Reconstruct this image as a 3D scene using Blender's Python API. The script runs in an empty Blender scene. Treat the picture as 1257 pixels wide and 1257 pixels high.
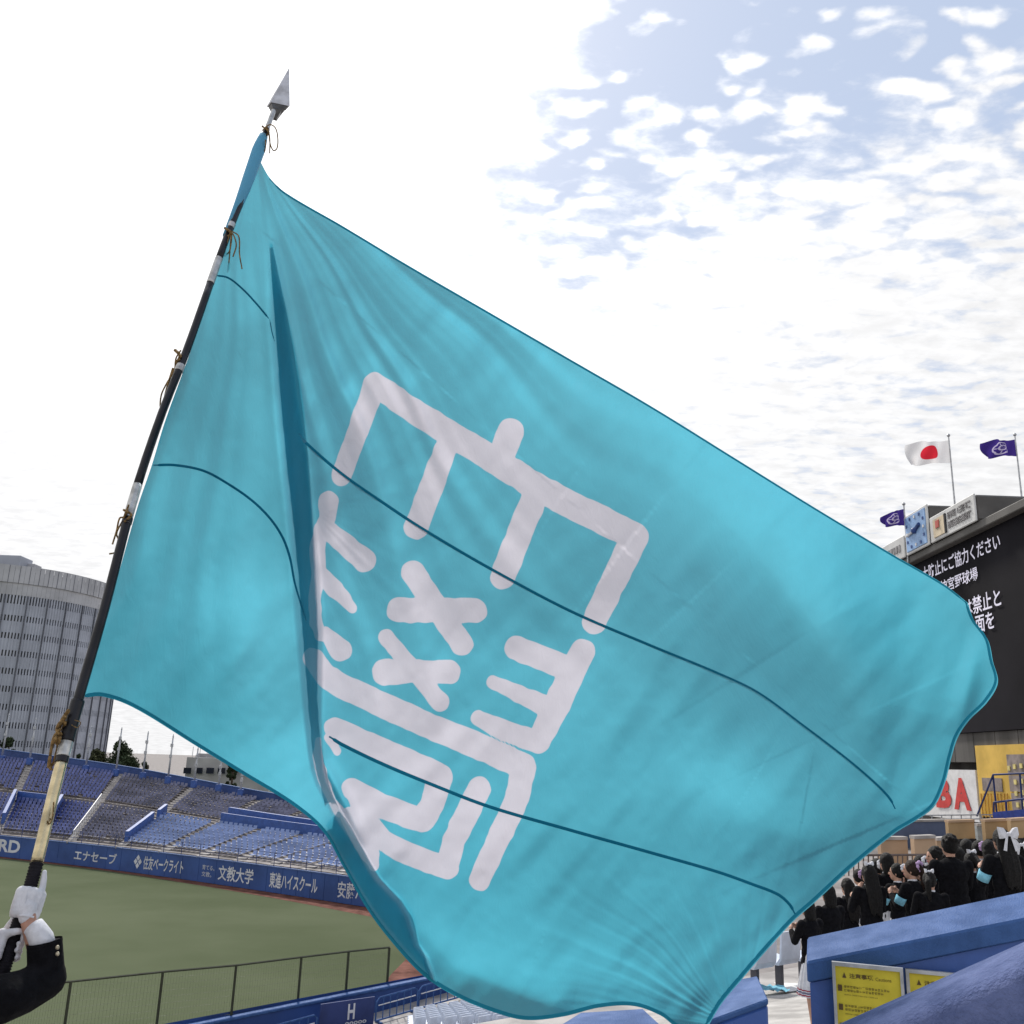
import bpy, bmesh, math, random
import numpy as np
from mathutils import Vector, Matrix
random.seed(7); RNG = np.random.RandomState(11)
SC = bpy.context.scene
COL = SC.collection
V = Vector
# ------------------------------------------------------------------ camera
FPX, PITCH, ROLL = 1147.0, math.radians(15), math.radians(2)      # focal length in photo pixels (1257 wide)
CAM = V((0, 0, 12.0))                                             # eye point: 12 m above the playing field
FW = V((0, math.cos(PITCH), math.sin(PITCH))); U0 = V((0, -math.sin(PITCH), math.cos(PITCH))); R0 = V((1, 0, 0))
UP = U0 * math.cos(ROLL) - R0 * math.sin(ROLL); RT = R0 * math.cos(ROLL) + U0 * math.sin(ROLL)
cd = bpy.data.cameras.new('camera'); cam = bpy.data.objects.new('camera', cd); COL.objects.link(cam)
cd.sensor_width = 36; cd.lens = 36 * FPX / 1257; cd.clip_start = 0.05; cd.clip_end = 5000
cam.matrix_world = Matrix(((RT.x, UP.x, -FW.x, CAM.x), (RT.y, UP.y, -FW.y, CAM.y), (RT.z, UP.z, -FW.z, CAM.z), (0, 0, 0, 1)))
SC.camera = cam
# ------------------------------------------------------------------ light
SUN_AZ, SUN_EL = math.radians(-15), math.radians(46)               # front left, behind thin cloud
sd = bpy.data.lights.new('sun', 'SUN'); sun = bpy.data.objects.new('sun', sd); COL.objects.link(sun)
sd.energy = 3.9; sd.angle = math.radians(5); sd.color = (1, .95, .87)
SUND = V((math.sin(SUN_AZ) * math.cos(SUN_EL), math.cos(SUN_AZ) * math.cos(SUN_EL), math.sin(SUN_EL)))
sun.rotation_euler = SUND.to_track_quat('Z', 'Y').to_euler()
SC.view_settings.view_transform = 'Standard'; SC.view_settings.look = 'None'
SC.view_settings.exposure = 0.0; SC.view_settings.gamma = 1; SC.view_settings.use_curve_mapping = False

class NT:
    """small helper round a node tree"""
    def __init__(s, tree): s.t = tree; s.n = tree.nodes; s.l = tree.links
    def new(s, ty, **kw):
        n = s.n.new(ty)
        for k, v in kw.items(): setattr(n, k, v)
        return n
    def put(s, sock, v):
        if hasattr(v, 'is_output') or hasattr(v, 'links'): s.l.new(v, sock)
        else: sock.default_value = v
    def math(s, op, a, b=0.0, c=None, clamp=False):
        n = s.new('ShaderNodeMath', operation=op); n.use_clamp = clamp
        s.put(n.inputs[0], a); s.put(n.inputs[1], b)
        if c is not None: s.put(n.inputs[2], c)
        return n.outputs[0]
    def vmath(s, op, a, b=(0, 0, 0), out=0):
        n = s.new('ShaderNodeVectorMath', operation=op); s.put(n.inputs[0], a); s.put(n.inputs[1], b)
        return n.outputs[out]
    def noise(s, vec, scale, detail=3, rough=.5, dist=0.0):
        n = s.new('ShaderNodeTexNoise'); s.put(n.inputs['Vector'], vec); n.inputs['Scale'].default_value = scale
        n.inputs['Detail'].default_value = detail; n.inputs['Roughness'].default_value = rough; n.inputs['Distortion'].default_value = dist
        return n.outputs['Fac']
    def ramp(s, v, a, b, lo=0.0, hi=1.0, smooth=True):
        n = s.new('ShaderNodeMapRange'); n.interpolation_type = 'SMOOTHSTEP' if smooth else 'LINEAR'; n.clamp = True
        s.put(n.inputs[0], v); s.put(n.inputs[1], a); s.put(n.inputs[2], b); s.put(n.inputs[3], lo); s.put(n.inputs[4], hi)
        return n.outputs[0]
    def mix(s, f, a, b):
        n = s.new('ShaderNodeMix', data_type='RGBA'); s.put(n.inputs[0], f); s.put(n.inputs[6], a); s.put(n.inputs[7], b)
        return n.outputs[2]

W = bpy.data.worlds.new('World'); SC.world = W; W.use_nodes = True
w = NT(W.node_tree); w.n.clear()
sky = w.new('ShaderNodeTexSky'); sky.sky_type = 'NISHITA'; sky.sun_disc = False
sky.sun_elevation = SUN_EL; sky.sun_rotation = SUN_AZ; sky.air_density = 1.0; sky.dust_density = 1.6; sky.ozone_density = 1.2
dirn = w.new('ShaderNodeTexCoord').outputs['Generated']
sep = w.new('ShaderNodeSeparateXYZ'); w.l.new(dirn, sep.inputs[0])
zz = w.math('ADD', w.math('MAXIMUM', sep.outputs[2], 0.0), .10)
cx = w.math('DIVIDE', sep.outputs[0], zz); cy = w.math('DIVIDE', sep.outputs[1], zz)
cmb = w.new('ShaderNodeCombineXYZ'); w.put(cmb.inputs[0], cx); w.put(cmb.inputs[1], cy)
pl = cmb.outputs[0]                                               # a flat cloud deck overhead, seen in perspective
sunfac = w.math('MAXIMUM', w.vmath('DOT_PRODUCT', dirn, tuple(SUND), out=1), 0.0)
big = w.noise(w.vmath('ADD', pl, (3.1, 1.7, 0)), 1.6, 3, .55)
puff = w.noise(w.vmath('ADD', w.vmath('MULTIPLY', pl, (1.0, 1.5, 1)), (7.3, 2.2, 0)), 12.0, 6, .6, .2)
vor = w.new('ShaderNodeTexVoronoi'); vor.feature = 'SMOOTH_F1'; vor.inputs['Smoothness'].default_value = .5
wob = w.new('ShaderNodeTexNoise'); w.put(wob.inputs['Vector'], pl); wob.inputs['Scale'].default_value = 9.0; wob.inputs['Detail'].default_value = 4
w.put(vor.inputs['Vector'], w.vmath('ADD', w.vmath('MULTIPLY', pl, (1, 1.7, 1)), w.vmath('MULTIPLY', wob.outputs['Color'], (.16, .16, 0))))
vor.inputs['Scale'].default_value = 17.0
cell = w.ramp(vor.outputs['Distance'], .05, .70, 1.0, 0.0)
# the deck is closed towards the sun and the horizon and breaks up into rows of small puffs overhead to the right
shape = w.math('ADD', w.math('ADD', w.math('MULTIPLY', puff, .50), w.math('MULTIPLY', cell, .26)), w.math('MULTIPLY', big, .34))
thr = w.math('SUBTRACT', w.math('ADD', .275, w.ramp(sep.outputs[2], .36, .78, 0.0, .36)), w.math('ADD', w.ramp(sunfac, .955, .993, 0.0, .34), w.ramp(sep.outputs[0], .06, -.22, 0.0, .26)))
cloud = w.ramp(w.math('SUBTRACT', shape, thr), -.07, .17)
glow = w.math('POWER', sunfac, 9.0)
cb = w.math('ADD', w.math('ADD', 8.2, w.math('MULTIPLY', glow, 7.0)), w.math('MULTIPLY', w.ramp(puff, .3, .7), 1.6))
cc = w.new('ShaderNodeCombineColor'); w.put(cc.inputs[0], cb); w.put(cc.inputs[1], w.math('MULTIPLY', cb, 1.0)); w.put(cc.inputs[2], w.math('MULTIPLY', cb, 1.01))
haze_sky = w.mix(.75, sky.outputs[0], (6.1, 7.2, 9.3, 1))             # thin veil of high cloud in front of the blue
bg = w.new('ShaderNodeBackground'); bg.inputs[1].default_value = .10
w.put(bg.inputs[0], w.mix(cloud, haze_sky, cc.outputs[0]))
w.l.new(bg.outputs[0], w.new('ShaderNodeOutputWorld').inputs[0])

# ------------------------------------------------------------------ geometry helpers
def ray(x, y): return FW + RT * ((x - 628.5) / FPX) + UP * ((628.5 - y) / FPX)
def P(x, y, d): return CAM + ray(x, y) * d                           # a point of the place at depth d
def hz(x, y, z): v = ray(x, y); return CAM + v * ((z - CAM.z) / v.z)
def hx(x, y, X): v = ray(x, y); return CAM + v * (X / v.x)
def hy(x, y, Y): v = ray(x, y); return CAM + v * (Y / v.y)

class MB:
    """collects shapes for ONE mesh object"""
    def __init__(s): s.v = []; s.f = []
    def add(s, vs, fs):
        o = len(s.v); s.v += [tuple(v) for v in vs]; s.f += [tuple(i + o for i in f) for f in fs]; return s
    def box(s, c, size, rz=0.0, m=None):
        sx, sy, sz = [k / 2 for k in size]; vs = []
        for dx, dy, dz in ((-1,-1,-1),(1,-1,-1),(1,1,-1),(-1,1,-1),(-1,-1,1),(1,-1,1),(1,1,1),(-1,1,1)):
            q = V((dx * sx, dy * sy, dz * sz))
            if m is not None: q = m @ q
            elif rz: q = Matrix.Rotation(rz, 3, 'Z') @ q
            vs.append(V(c) + q)
        return s.add(vs, [(0,3,2,1),(4,5,6,7),(0,1,5,4),(1,2,6,5),(2,3,7,6),(3,0,4,7)])
    def slab(s, a, b, h0, h1, t):
        """upright slab from plan point a to b between heights h0 and h1, thickness t"""
        a = V((a[0], a[1], 0)); b = V((b[0], b[1], 0)); n = V((-(b - a).y, (b - a).x, 0)).normalized() * t / 2
        vs = [a - n, b - n, b + n, a + n]; z = lambda p, h: (p.x, p.y, h)
        h0 = h0 if isinstance(h0, tuple) else (h0, h0); h1 = h1 if isinstance(h1, tuple) else (h1, h1)
        k = (0, 1, 1, 0)
        return s.add([z(p, h0[k[i]]) for i, p in enumerate(vs)] + [z(p, h1[k[i]]) for i, p in enumerate(vs)],
                     [(0,3,2,1),(4,5,6,7),(0,1,5,4),(1,2,6,5),(2,3,7,6),(3,0,4,7)])
    def tube(s, pts, r, n=8, cap=True):
        pts = [V(p) for p in pts]; rs = r if isinstance(r, (list, tuple)) else [r] * len(pts)
        o = len(s.v); ref = None
        for i, p in enumerate(pts):
            d = (pts[min(i + 1, len(pts) - 1)] - pts[max(i - 1, 0)]).normalized()
            if ref is None: ref = d.orthogonal().normalized()
            a = (ref - d * ref.dot(d)).normalized(); b = d.cross(a); ref = a
            for k in range(n):
                t = 2 * math.pi * k / n; s.v.append(tuple(p + (a * math.cos(t) + b * math.sin(t)) * rs[i]))
        for i in range(len(pts) - 1):
            for k in range(n): s.f.append((o + i*n + k, o + i*n + (k+1) % n, o + (i+1)*n + (k+1) % n, o + (i+1)*n + k))
        if cap:
            s.f.append(tuple(o + k for k in reversed(range(n)))); s.f.append(tuple(o + (len(pts)-1)*n + k for k in range(n)))
        return s
    def quad(s, a, b, c, d): return s.add([a, b, c, d], [(0, 1, 2, 3)])
    def ball(s, c, r, m=None, seg=12, rings=8):
        r = r if isinstance(r, (tuple, list)) else (r, r, r); o = []; 
        for i in range(rings + 1):
            th = math.pi * i / rings
            for k in range(seg):
                q = V((r[0]*math.sin(th)*math.cos(2*math.pi*k/seg), r[1]*math.sin(th)*math.sin(2*math.pi*k/seg), r[2]*math.cos(th)))
                if m is not None: q = m @ q
                o.append(V(c) + q)
        fs = [(i*seg + k, (i+1)*seg + k, (i+1)*seg + (k+1) % seg, i*seg + (k+1) % seg) for i in range(rings) for k in range(seg)]
        return s.add(o, fs)
    def limb(s, pts, n=10):
        """tapered limb: pts = [(point, radius), ...] with round joints"""
        for (a, ra), (b, rb) in zip(pts[:-1], pts[1:]): s.tube([a, b], [ra, rb], n)
        for a, ra in pts: s.ball(a, ra, seg=n, rings=6)
        return s
    def mesh(s, name):
        me = bpy.data.meshes.new(name); me.from_pydata(s.v, [], s.f); me.update(); return me
    def build(s, name, mat, parent=None, smooth=False, loc=None, bevel=0):
        me = s.mesh(name)
        if bevel:
            bm = bmesh.new(); bm.from_mesh(me)
            bmesh.ops.bevel(bm, geom=bm.edges[:], offset=bevel, segments=1, affect='EDGES', clamp_overlap=True); bm.to_mesh(me); bm.free()
        return link(name, me, mat, parent, smooth, loc)
def link(name, me, mat, parent=None, smooth=False, loc=None):
    if mat is not None:
        if len(me.materials): me.materials[0] = mat
        else: me.materials.append(mat)
    if smooth: me.polygons.foreach_set('use_smooth', [True] * len(me.polygons))
    o = bpy.data.objects.new(name, me); COL.objects.link(o)
    if parent is not None: o.parent = parent; 
    if loc is not None: o.location = loc
    return o
def tag(o, label=None, cat=None, group=None, kind=None):
    if label: o['label'] = label
    if cat: o['category'] = cat
    if group: o['group'] = group
    if kind: o['kind'] = kind
    return o
def thing(name, loc, label, cat, group=None, rz=0.0):
    """an Empty at a thing's base; parts are then built in world space with at() or in its local space"""
    o = bpy.data.objects.new(name, None); COL.objects.link(o); o.empty_display_size = .1
    o.location = loc; o.rotation_euler = (0, 0, rz)
    return tag(o, label, cat, group)
def world_part(o, root):
    """o was built in world coordinates: hang it under root without moving it"""
    o.parent = root; o.matrix_parent_inverse = (Matrix.Translation(root.location) @ root.rotation_euler.to_matrix().to_4x4()).inverted(); return o
def copy_tree(o, parent=None):
    c = o.copy(); COL.objects.link(c)
    if parent is not None: c.parent = parent
    for ch in o.children: copy_tree(ch, c)
    return c

MATS = {}
def mat(name, col, rough=.7, var=.12, scale=4.0, bump=0.0, bscale=30.0, metal=0.0, spec=.4, col2=None, streak=False, emit=0.0, detail=4):
    if name in MATS: return MATS[name]
    m = bpy.data.materials.new(name); m.use_nodes = True; n = NT(m.node_tree); n.n.clear()
    out = n.new('ShaderNodeOutputMaterial'); b = n.new('ShaderNodeBsdfPrincipled'); n.l.new(b.outputs[0], out.inputs[0])
    tc = n.new('ShaderNodeTexCoord').outputs['Object']
    if streak: tc = n.vmath('MULTIPLY', tc, (1, 1, .12))
    fac = n.noise(tc, scale, detail, .6)
    c2 = col2 or tuple(max(0, k * (1 - 2.2 * var)) for k in col)
    c1 = tuple(min(1, k * (1 + var)) for k in col)
    n.put(b.inputs['Base Color'], n.mix(n.ramp(fac, .3, .7), (*c2, 1), (*c1, 1)))
    b.inputs['Metallic'].default_value = metal; b.inputs['Specular IOR Level'].default_value = spec
    n.put(b.inputs['Roughness'], n.ramp(fac, .3, .7, min(1, rough + .08), max(.05, rough - .08)))
    if emit: n.put(b.inputs['Emission Color'], (*col, 1)); b.inputs['Emission Strength'].default_value = emit
    if bump:
        bp = n.new('ShaderNodeBump'); bp.inputs['Strength'].default_value = bump; bp.inputs['Distance'].default_value = .02
        n.put(bp.inputs['Height'], n.noise(tc, bscale, 3, .6)); n.l.new(bp.outputs[0], b.inputs['Normal'])
    MATS[name] = m; return m

def text_mesh(s, width, height, weight=.0, depth=.0):
    """lettering as a flat mesh in its own XY plane, scaled to width x height, lower left at the origin"""
    c = bpy.data.curves.new('lettering', 'FONT'); c.body = s; c.size = 1; c.resolution_u = 3; c.offset = weight; c.extrude = depth
    o = bpy.data.objects.new('lettering', c); COL.objects.link(o); bpy.context.view_layer.update()
    me = bpy.data.meshes.new_from_object(o.evaluated_get(bpy.context.evaluated_depsgraph_get()))
    bpy.data.objects.remove(o); bpy.data.curves.remove(c)
    a = np.empty(len(me.vertices) * 3); me.vertices.foreach_get('co', a); a = a.reshape(-1, 3)
    lo, hi = a.min(0), a.max(0); sx = width / (hi[0] - lo[0]); sy = height / (hi[1] - lo[1])
    a[:, 0] = (a[:, 0] - lo[0]) * sx; a[:, 1] = (a[:, 1] - lo[1]) * sy
    me.vertices.foreach_set('co', a.ravel()); me.update(); return me
def place_text(s, o, right, up, width, height, m, root, weight=.012, name='lettering'):
    right = V(right).normalized(); up = V(up).normalized(); nrm = right.cross(up)
    ob = link(name, text_mesh(s, width, height, weight), m)
    ob.data.transform(Matrix(((right.x, up.x, nrm.x, o[0]), (right.y, up.y, nrm.y, o[1]), (right.z, up.z, nrm.z, o[2]), (0, 0, 0, 1))))
    return world_part(ob, root)

# ------------------------------------------------------------------ materials
M_GRASS = mat('turf', (.080, .096, .053), .95, .10, .05, .4, 60, col2=(.069, .086, .045), spec=.05)
M_DIRT = mat('red_dirt', (.155, .066, .05), .95, .2, .8, .4, 40, spec=.1)
M_CONC = mat('concrete', (.36, .34, .33), .85, .14, 1.3, .3, 40)
M_CONCD = mat('old_concrete', (.22, .20, .195), .9, .2, .5, .2, 10)
M_BLUE = mat('blue_paint', (.042, .10, .33), .45, .10, 2.0, .10, 60)
M_BLUEW = mat('blue_wall_paint', (.028, .075, .26), .55, .12, .25, .05, 20)
M_BLUED = mat('dark_blue_paint', (.02, .04, .16), .5, .15, .6)
M_BLUEC = mat('blue_cap_paint', (.046, .108, .285), .65, .10, 5.0, .35, 90, spec=.2, streak=False, detail=8)
M_SEAT = mat('blue_seat_plastic', (.085, .11, .29), .5, .18, .6)  # blue lightened a little, distance haze put into the colour
M_SEATG = mat('shaded_seat_plastic', (.135, .14, .215), .6, .25, .35)  # same seats: greyed for backs in shade, lightened for haze
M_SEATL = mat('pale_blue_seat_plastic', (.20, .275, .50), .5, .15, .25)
M_SEATW = mat('pale_seat_plastic', (.62, .68, .80), .4, .08, 3.0)
M_WHITE = mat('white_paint', (.72, .72, .73), .5, .06, 2.0)
M_LETTER = mat('white_letter_vinyl', (.62, .63, .68), .5, .10, .6)
M_STEEL = mat('galvanised_steel', (.45, .46, .48), .45, .12, 6.0, metal=.6)
M_DARK = mat('dark_opening', (.015, .015, .02), .8, .2, 1.0)
M_RAIL = mat('olive_fence_post', (.035, .04, .022), .6, .1, 3.0)
M_BLACKC = mat('black_wool', (.006, .006, .008), .95, .15, 30, .4, 300, spec=.12)
M_SKIN = mat('skin', (.50, .29, .21), .55, .08, 12, spec=.3)
M_HAIR = mat('black_hair', (.007, .006, .006), .6, .3, 60, .8, 120, spec=.22)
M_HAIRB = mat('dark_brown_hair', (.030, .016, .011), .6, .3, 60, .8, 120, spec=.22)
M_GLOVE = mat('white_cotton', (.66, .66, .70), .9, .07, 25, .35, 260, spec=.1)
M_TOWEL = mat('light_blue_cloth', (.22, .52, .66), .9, .1, 20, .3, 200, spec=.1)
M_PINK = mat('lilac_cloth', (.52, .36, .58), .9, .2, 30, spec=.1)
M_REDS = mat('red_ribbon', (.35, .04, .07), .8, .1, 20)
M_BARK = mat('bark', (.10, .075, .055), .95, .3, 6, .6, 20)
M_CORD = mat('ochre_cord', (.28, .17, .06), .8, .25, 60, .6, 200)
M_GOLD = mat('gold_lacquer', (.66, .55, .34), .24, .18, 9, metal=.92, spec=.5)
M_SILV = mat('silver_ferrule', (.46, .46, .45), .35, .15, 20, metal=.6)
M_POLE = mat('black_lacquer', (.010, .010, .014), .35, .2, 12, spec=.3)
M_GRIP = mat('black_grip_wrap', (.010, .009, .013), .8, .2, 30, .3, 200, spec=.2)
def struct(o): o['kind'] = 'structure'; return o
def sheet(name, pts, m, z=None):
    mb = MB(); mb.add([(p[0], p[1], p[2] if z is None else z) for p in pts], [tuple(range(len(pts)))]); return struct(mb.build(name, m))
# ------------------------------------------------------------------ ground, field, track
sheet('ground', [(-2500, -500), (2500, -500), (2500, 3000), (-2500, 3000)], M_CONCD, -.06)
sheet('playing_field', [(-220, 5), (60, 5), (60, 180), (-220, 180)], M_GRASS, 0.0)
wallpx = [(-180, 1033), (-60, 1045), (83, 1061), (200, 1076), (330, 1095), (440, 1112), (560, 1131), (700, 1155)]
WALL = [hz(x, y, 0) for x, y in wallpx]
rimpx = [(-150, 906, 155), (-20, 925, 146), (148, 949, 136), (330, 983, 126), (500, 1010, 119), (650, 1036, 113), (800, 1060, 108), (950, 1085, 104)]
RIM = [P(x, y, d) for x, y, d in rimpx]
def along(pts, t):
    t = max(0, min(.99999, t)) * (len(pts) - 1); i = int(t); f = t - i
    p0, p1, p2, p3 = pts[max(i-1, 0)], pts[i], pts[i+1], pts[min(i+2, len(pts)-1)]
    return .5 * ((2*p1) + (p2 - p0)*f + (2*p0 - 5*p1 + 4*p2 - p3)*f*f + (3*p1 - p0 - 3*p2 + p3)*f**3)
def stand(s, w, h=0.0):
    """outfield stand: s runs along the fence, w from the fence (0) up to the rim (1)"""
    a = along(WALL, s); b = along(RIM, s); q = a.lerp(b, w); z0 = 2.3; q.z = z0 + (b.z - z0) * (w ** 1.06) + h; return q
tr = []; N = 60
for i in range(N + 1):
    a = along(WALL, i / N); d = V((a.x, a.y, 0)).normalized(); wd = 1.6 + 7.5 * max(0, i / N - .35); tr.append((a + d * .2, a - d * wd))
mb = MB()
for (a, b), (c, d) in zip(tr[:-1], tr[1:]): mb.quad((a.x, a.y, .006), (b.x, b.y, .006), (d.x, d.y, .006), (c.x, c.y, .006))
struct(mb.build('warning_track', M_DIRT))
A_ = V((.7825, .6228, 0)); B_ = V((.6228, -.7825, 0)); O_ = V((-9.6, 39.4, 0))
def ab(a, b, z): q = O_ + A_ * a + B_ * b; q.z = z; return q
sheet('side_dirt', [hz(x, y, .008) for x, y in ((462, 1222), (480, 1196), (509, 1167), (570, 1150), (680, 1160), (600, 1235))], M_DIRT)
sheet('foul_dirt', [ab(-60, -.9, .009), ab(3.0, -.9, .009), ab(3.0, .2, .009), ab(-60, .2, .009)], M_DIRT)

# ------------------------------------------------------------------ outfield fence with its lettering
wl = thing('outfield_wall', along(WALL, .5), 'long dark blue padded outfield wall with white advertising lettering', 'wall')
H0 = 2.15
npan = 44
for i in range(npan):
    s0, s1 = i / npan, (i + 1) / npan; a, b = along(WALL, s0), along(WALL, s1)
    d = (b - a).normalized(); o = MB().slab(a + d * .012, b - d * .012, .02, H0, .30).build('panel', M_BLUEW, bevel=.02); world_part(o, wl)
mb = MB(); cap = MB()
for i in range(N):
    a, b = along(WALL, i / N), along(WALL, (i + 1) / N); cap.slab(a, b, H0 + .002, H0 + .09, .40)
world_part(cap.build('coping', mat('pale_blue_coping', (.10, .17, .40), .5)), wl)
for i in range(40):                                                    # mesh screen on its thin posts
    a = along(WALL, i / 40); mb.tube([(a.x, a.y, H0 + .09), (a.x, a.y, H0 + 1.25)], .035, 5)
for k in (0.55, 1.2):
    mb.tube([along(WALL, i / N) + V((0, 0, H0 + k)) for i in range(N + 1)], .022, 4)
world_part(mb.build('screen_rail', M_BLUED), wl)
def wall_text(s, x0, x1, y0, y1, name='lettering', wgt=.014):
    """lettering between photo columns x0 and x1 on the fence face, heights read from the picture"""
    import bisect
    def s_at(x):
        lo, hi = 0.0, 1.0
        for _ in range(40):
            m = (lo + hi) / 2; q = along(WALL, m) - CAM
            if 628.5 + FPX * q.dot(RT) / q.dot(FW) < x: lo = m
            else: hi = m
        return lo
    a, b = along(WALL, s_at(x0)), along(WALL, s_at(x1)); d = (b - a); d.z = 0; L = d.length; d.normalize()
    n = V((d.y, -d.x, 0)); o = a + n * .165; o.z = y0
    place_text(s, o, d, (0, 0, 1), L, y1 - y0, M_LETTER, wl, wgt, name)
wall_text('RD', -2, 24, .55, 1.85, wgt=.03)
wall_text('エナセーブ', 91, 143, .55, 1.60, wgt=.02)
wall_text('住友ベークライト', 176, 225, .45, 1.72, wgt=.02)
wall_text('育てる。', 248, 263, 1.15, 1.60, wgt=.0); wall_text('文教。', 248, 260, .55, 1.0, wgt=.0)
wall_text('文教大学', 268, 311, .42, 1.75, wgt=.015)
wall_text('東進ハイスクール', 331, 390, .42, 1.75, wgt=.02)
wall_text('安藤ハザマ', 415, 470, .42, 1.75, wgt=.012)
q = along(WALL, .5); 
def s_px(x):
    lo, hi = 0.0, 1.0
    for _ in range(40):
        m = (lo + hi) / 2; q = along(WALL, m) - CAM
        if 628.5 + FPX * q.dot(RT) / q.dot(FW) < x: lo = m
        else: hi = m
    return lo
a, b = along(WALL, s_px(164)), along(WALL, s_px(174)); d = (b - a).normalized(); n = V((d.y, -d.x, 0)); c = (a + b) / 2 + n * .17; c.z = 1.1
em = MB()
for (u, v) in ((0, .37), (.33, 0), (0, -.37), (-.33, 0)):
    k = c + d * u + V((0, 0, v)); em.add([k + d*.27, k + V((0,0,.3)), k - d*.27, k - V((0,0,.3))], [(0, 1, 2, 3)])
world_part(em.build('emblem', M_LETTER), wl)

# ------------------------------------------------------------------ outfield stand
st = thing('outfield_stand', stand(.5, .5), 'sloping outfield stand full of blue seats behind the lettered wall', 'grandstand')
NR = 27
ter = MB(); S_ = 48
for r in range(NR):
    for i in range(S_):
        s0, s1 = i / S_, (i + 1) / S_; w0, w1 = r / NR, (r + 1) / NR
        h = stand(s0, w0).z, stand(s1, w0).z
        p = [stand(s0, w0), stand(s1, w0), stand(s1, w1), stand(s0, w1)]
        for k, z in zip(p, (h[0], h[1], h[1], h[0])): k.z = z
        u = [stand(s1, w1), stand(s0, w1)]
        o = len(ter.v); ter.v += [tuple(k) for k in p] + [tuple(k) for k in u]
        ter.f += [(o, o+1, o+2, o+3), (o+3, o+2, o+4, o+5)]
world_part(ter.build('terrace', M_CONCD), st)
# seat blocks between the stair aisles
aisles = [s_px(x) for x in (-150, -70, -8, 83, 143, 196, 243, 288, 330, 372, 412, 455, 510)]
MIDW = .50
def seat_block(sa, sb, r0, r1, m, sheet_like, skip=None):
    mb = MB()
    for r in range(r0, r1):
        wf = (r + .55) / NR; L = (stand(sb, wf) - stand(sa, wf)).length; n = max(2, int(L / (.68)))
        for k in range(n):
            if not sheet_like and random.random() < .02: continue
            s0 = sa + (sb - sa) * (k + .14) / n; s1 = sa + (sb - sa) * (k + .86) / n
            if skip and skip(s0, wf): continue
            zb = stand(s0, r / NR).z
            a = stand(s0, wf - .35/NR); b = stand(s1, wf - .35/NR); c = stand(s1, wf + .20/NR); d = stand(s0, wf + .20/NR)
            for q_ in (a, b): q_.z = zb + .40
            for q_ in (c, d): q_.z = zb + .36
            e = V((c.x, c.y, zb + .72)); f = V((d.x, d.y, zb + .72)); back = (c - b) * .25; back.z = 0
            mb.add([a, b, c, d, e + back, f + back], [(0, 1, 2, 3), (3, 2, 4, 5)])
            lo = [V((q_.x, q_.y, zb + .30)) for q_ in (a, b)]
            mb.add([a, b, lo[1], lo[0]], [(0, 1, 2, 3)])
    o = mb.build('seat_rows', m); o['kind'] = 'stuff'; return world_part(o, st)
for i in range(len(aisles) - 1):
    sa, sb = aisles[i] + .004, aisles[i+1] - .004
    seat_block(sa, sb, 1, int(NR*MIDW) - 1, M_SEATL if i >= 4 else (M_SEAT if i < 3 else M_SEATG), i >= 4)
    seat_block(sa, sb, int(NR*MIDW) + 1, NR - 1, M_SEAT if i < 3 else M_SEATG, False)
for j, s in enumerate(aisles):                                        # stair flights and hand rails
    mb = MB()
    for r in range(NR * 2):
        p = stand(s, (r + .5) / (NR*2)); d = (stand(s, min(1, (r + 1.5)/(NR*2))) - p); d.z = 0; dn = d.normalized()
        zt = stand(s, int(r/2) / NR).z + (.16 if r % 2 else .02)
        mb.box((p.x, p.y, zt - .1), (.9, d.length * .98, .2), m=Matrix.Rotation(math.atan2(dn.y, dn.x) - math.pi/2, 3, 'Z'))
    world_part(mb.build('stair_flight', M_CONC), st)
    if j in (3,):
        mb = MB(); mb.tube([stand(s, .02 + .5 * k / 12, .95) for k in range(13)], .06, 5)
        for k in range(13): mb.tube([stand(s, .02 + .5 * k / 12, 0), stand(s, .02 + .5 * k / 12, .95)], .04, 4)
        world_part(mb.build('handrail', M_WHITE), st)
def parapet(name, s0, w0, s1, w1, h, t, m, n=10):
    mb = MB(); pts = [stand(s0 + (s1 - s0)*i/n, w0 + (w1 - w0)*i/n) for i in range(n + 1)]
    for a, b in zip(pts[:-1], pts[1:]): mb.slab(a, b, (a.z - .3, b.z - .3), (a.z + h, b.z + h), t)
    o = mb.build(name, m); world_part(o, st); return o
parapet('parapet', aisles[4], .06, aisles[4], .36, 1.1, .35, M_BLUE)
parapet('parapet', aisles[4] + .003, .40, aisles[4] + .003, .50, 1.1, .35, M_BLUE)
parapet('parapet', aisles[5], .50, aisles[8], .50, 1.1, .35, M_BLUE)
parapet('parapet', aisles[5], .58, aisles[7], .56, 1.3, .5, M_BLUE)
parapet('parapet', aisles[2], .12, aisles[2], .42, 1.2, .35, M_BLUE)
parapet('parapet', s_px(45), .12, s_px(45), .42, 1.2, .35, M_BLUE)
mb = MB(); a = stand(aisles[2] + .004, .42); b = stand(s_px(43), .42); mb.slab(a, b, (a.z - 3, b.z - 3), (a.z + 1.0, b.z + 1.0), .4)
world_part(mb.build('vomitory_wall', M_BLUE), st)
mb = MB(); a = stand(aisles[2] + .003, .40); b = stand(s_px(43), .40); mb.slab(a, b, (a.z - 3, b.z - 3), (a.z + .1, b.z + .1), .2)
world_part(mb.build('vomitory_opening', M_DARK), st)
rim = MB(); rc = MB(); n = 50
for i in range(n):
    a, b = stand(i/n, 1.0), stand((i+1)/n, 1.0); rim.slab(a, b, (a.z - 1.5, b.z - 1.5), (a.z + .95, b.z + .95), .3); rc.slab(a, b, (a.z + .953, b.z + .953), (a.z + 1.08, b.z + 1.08), .42)
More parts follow.
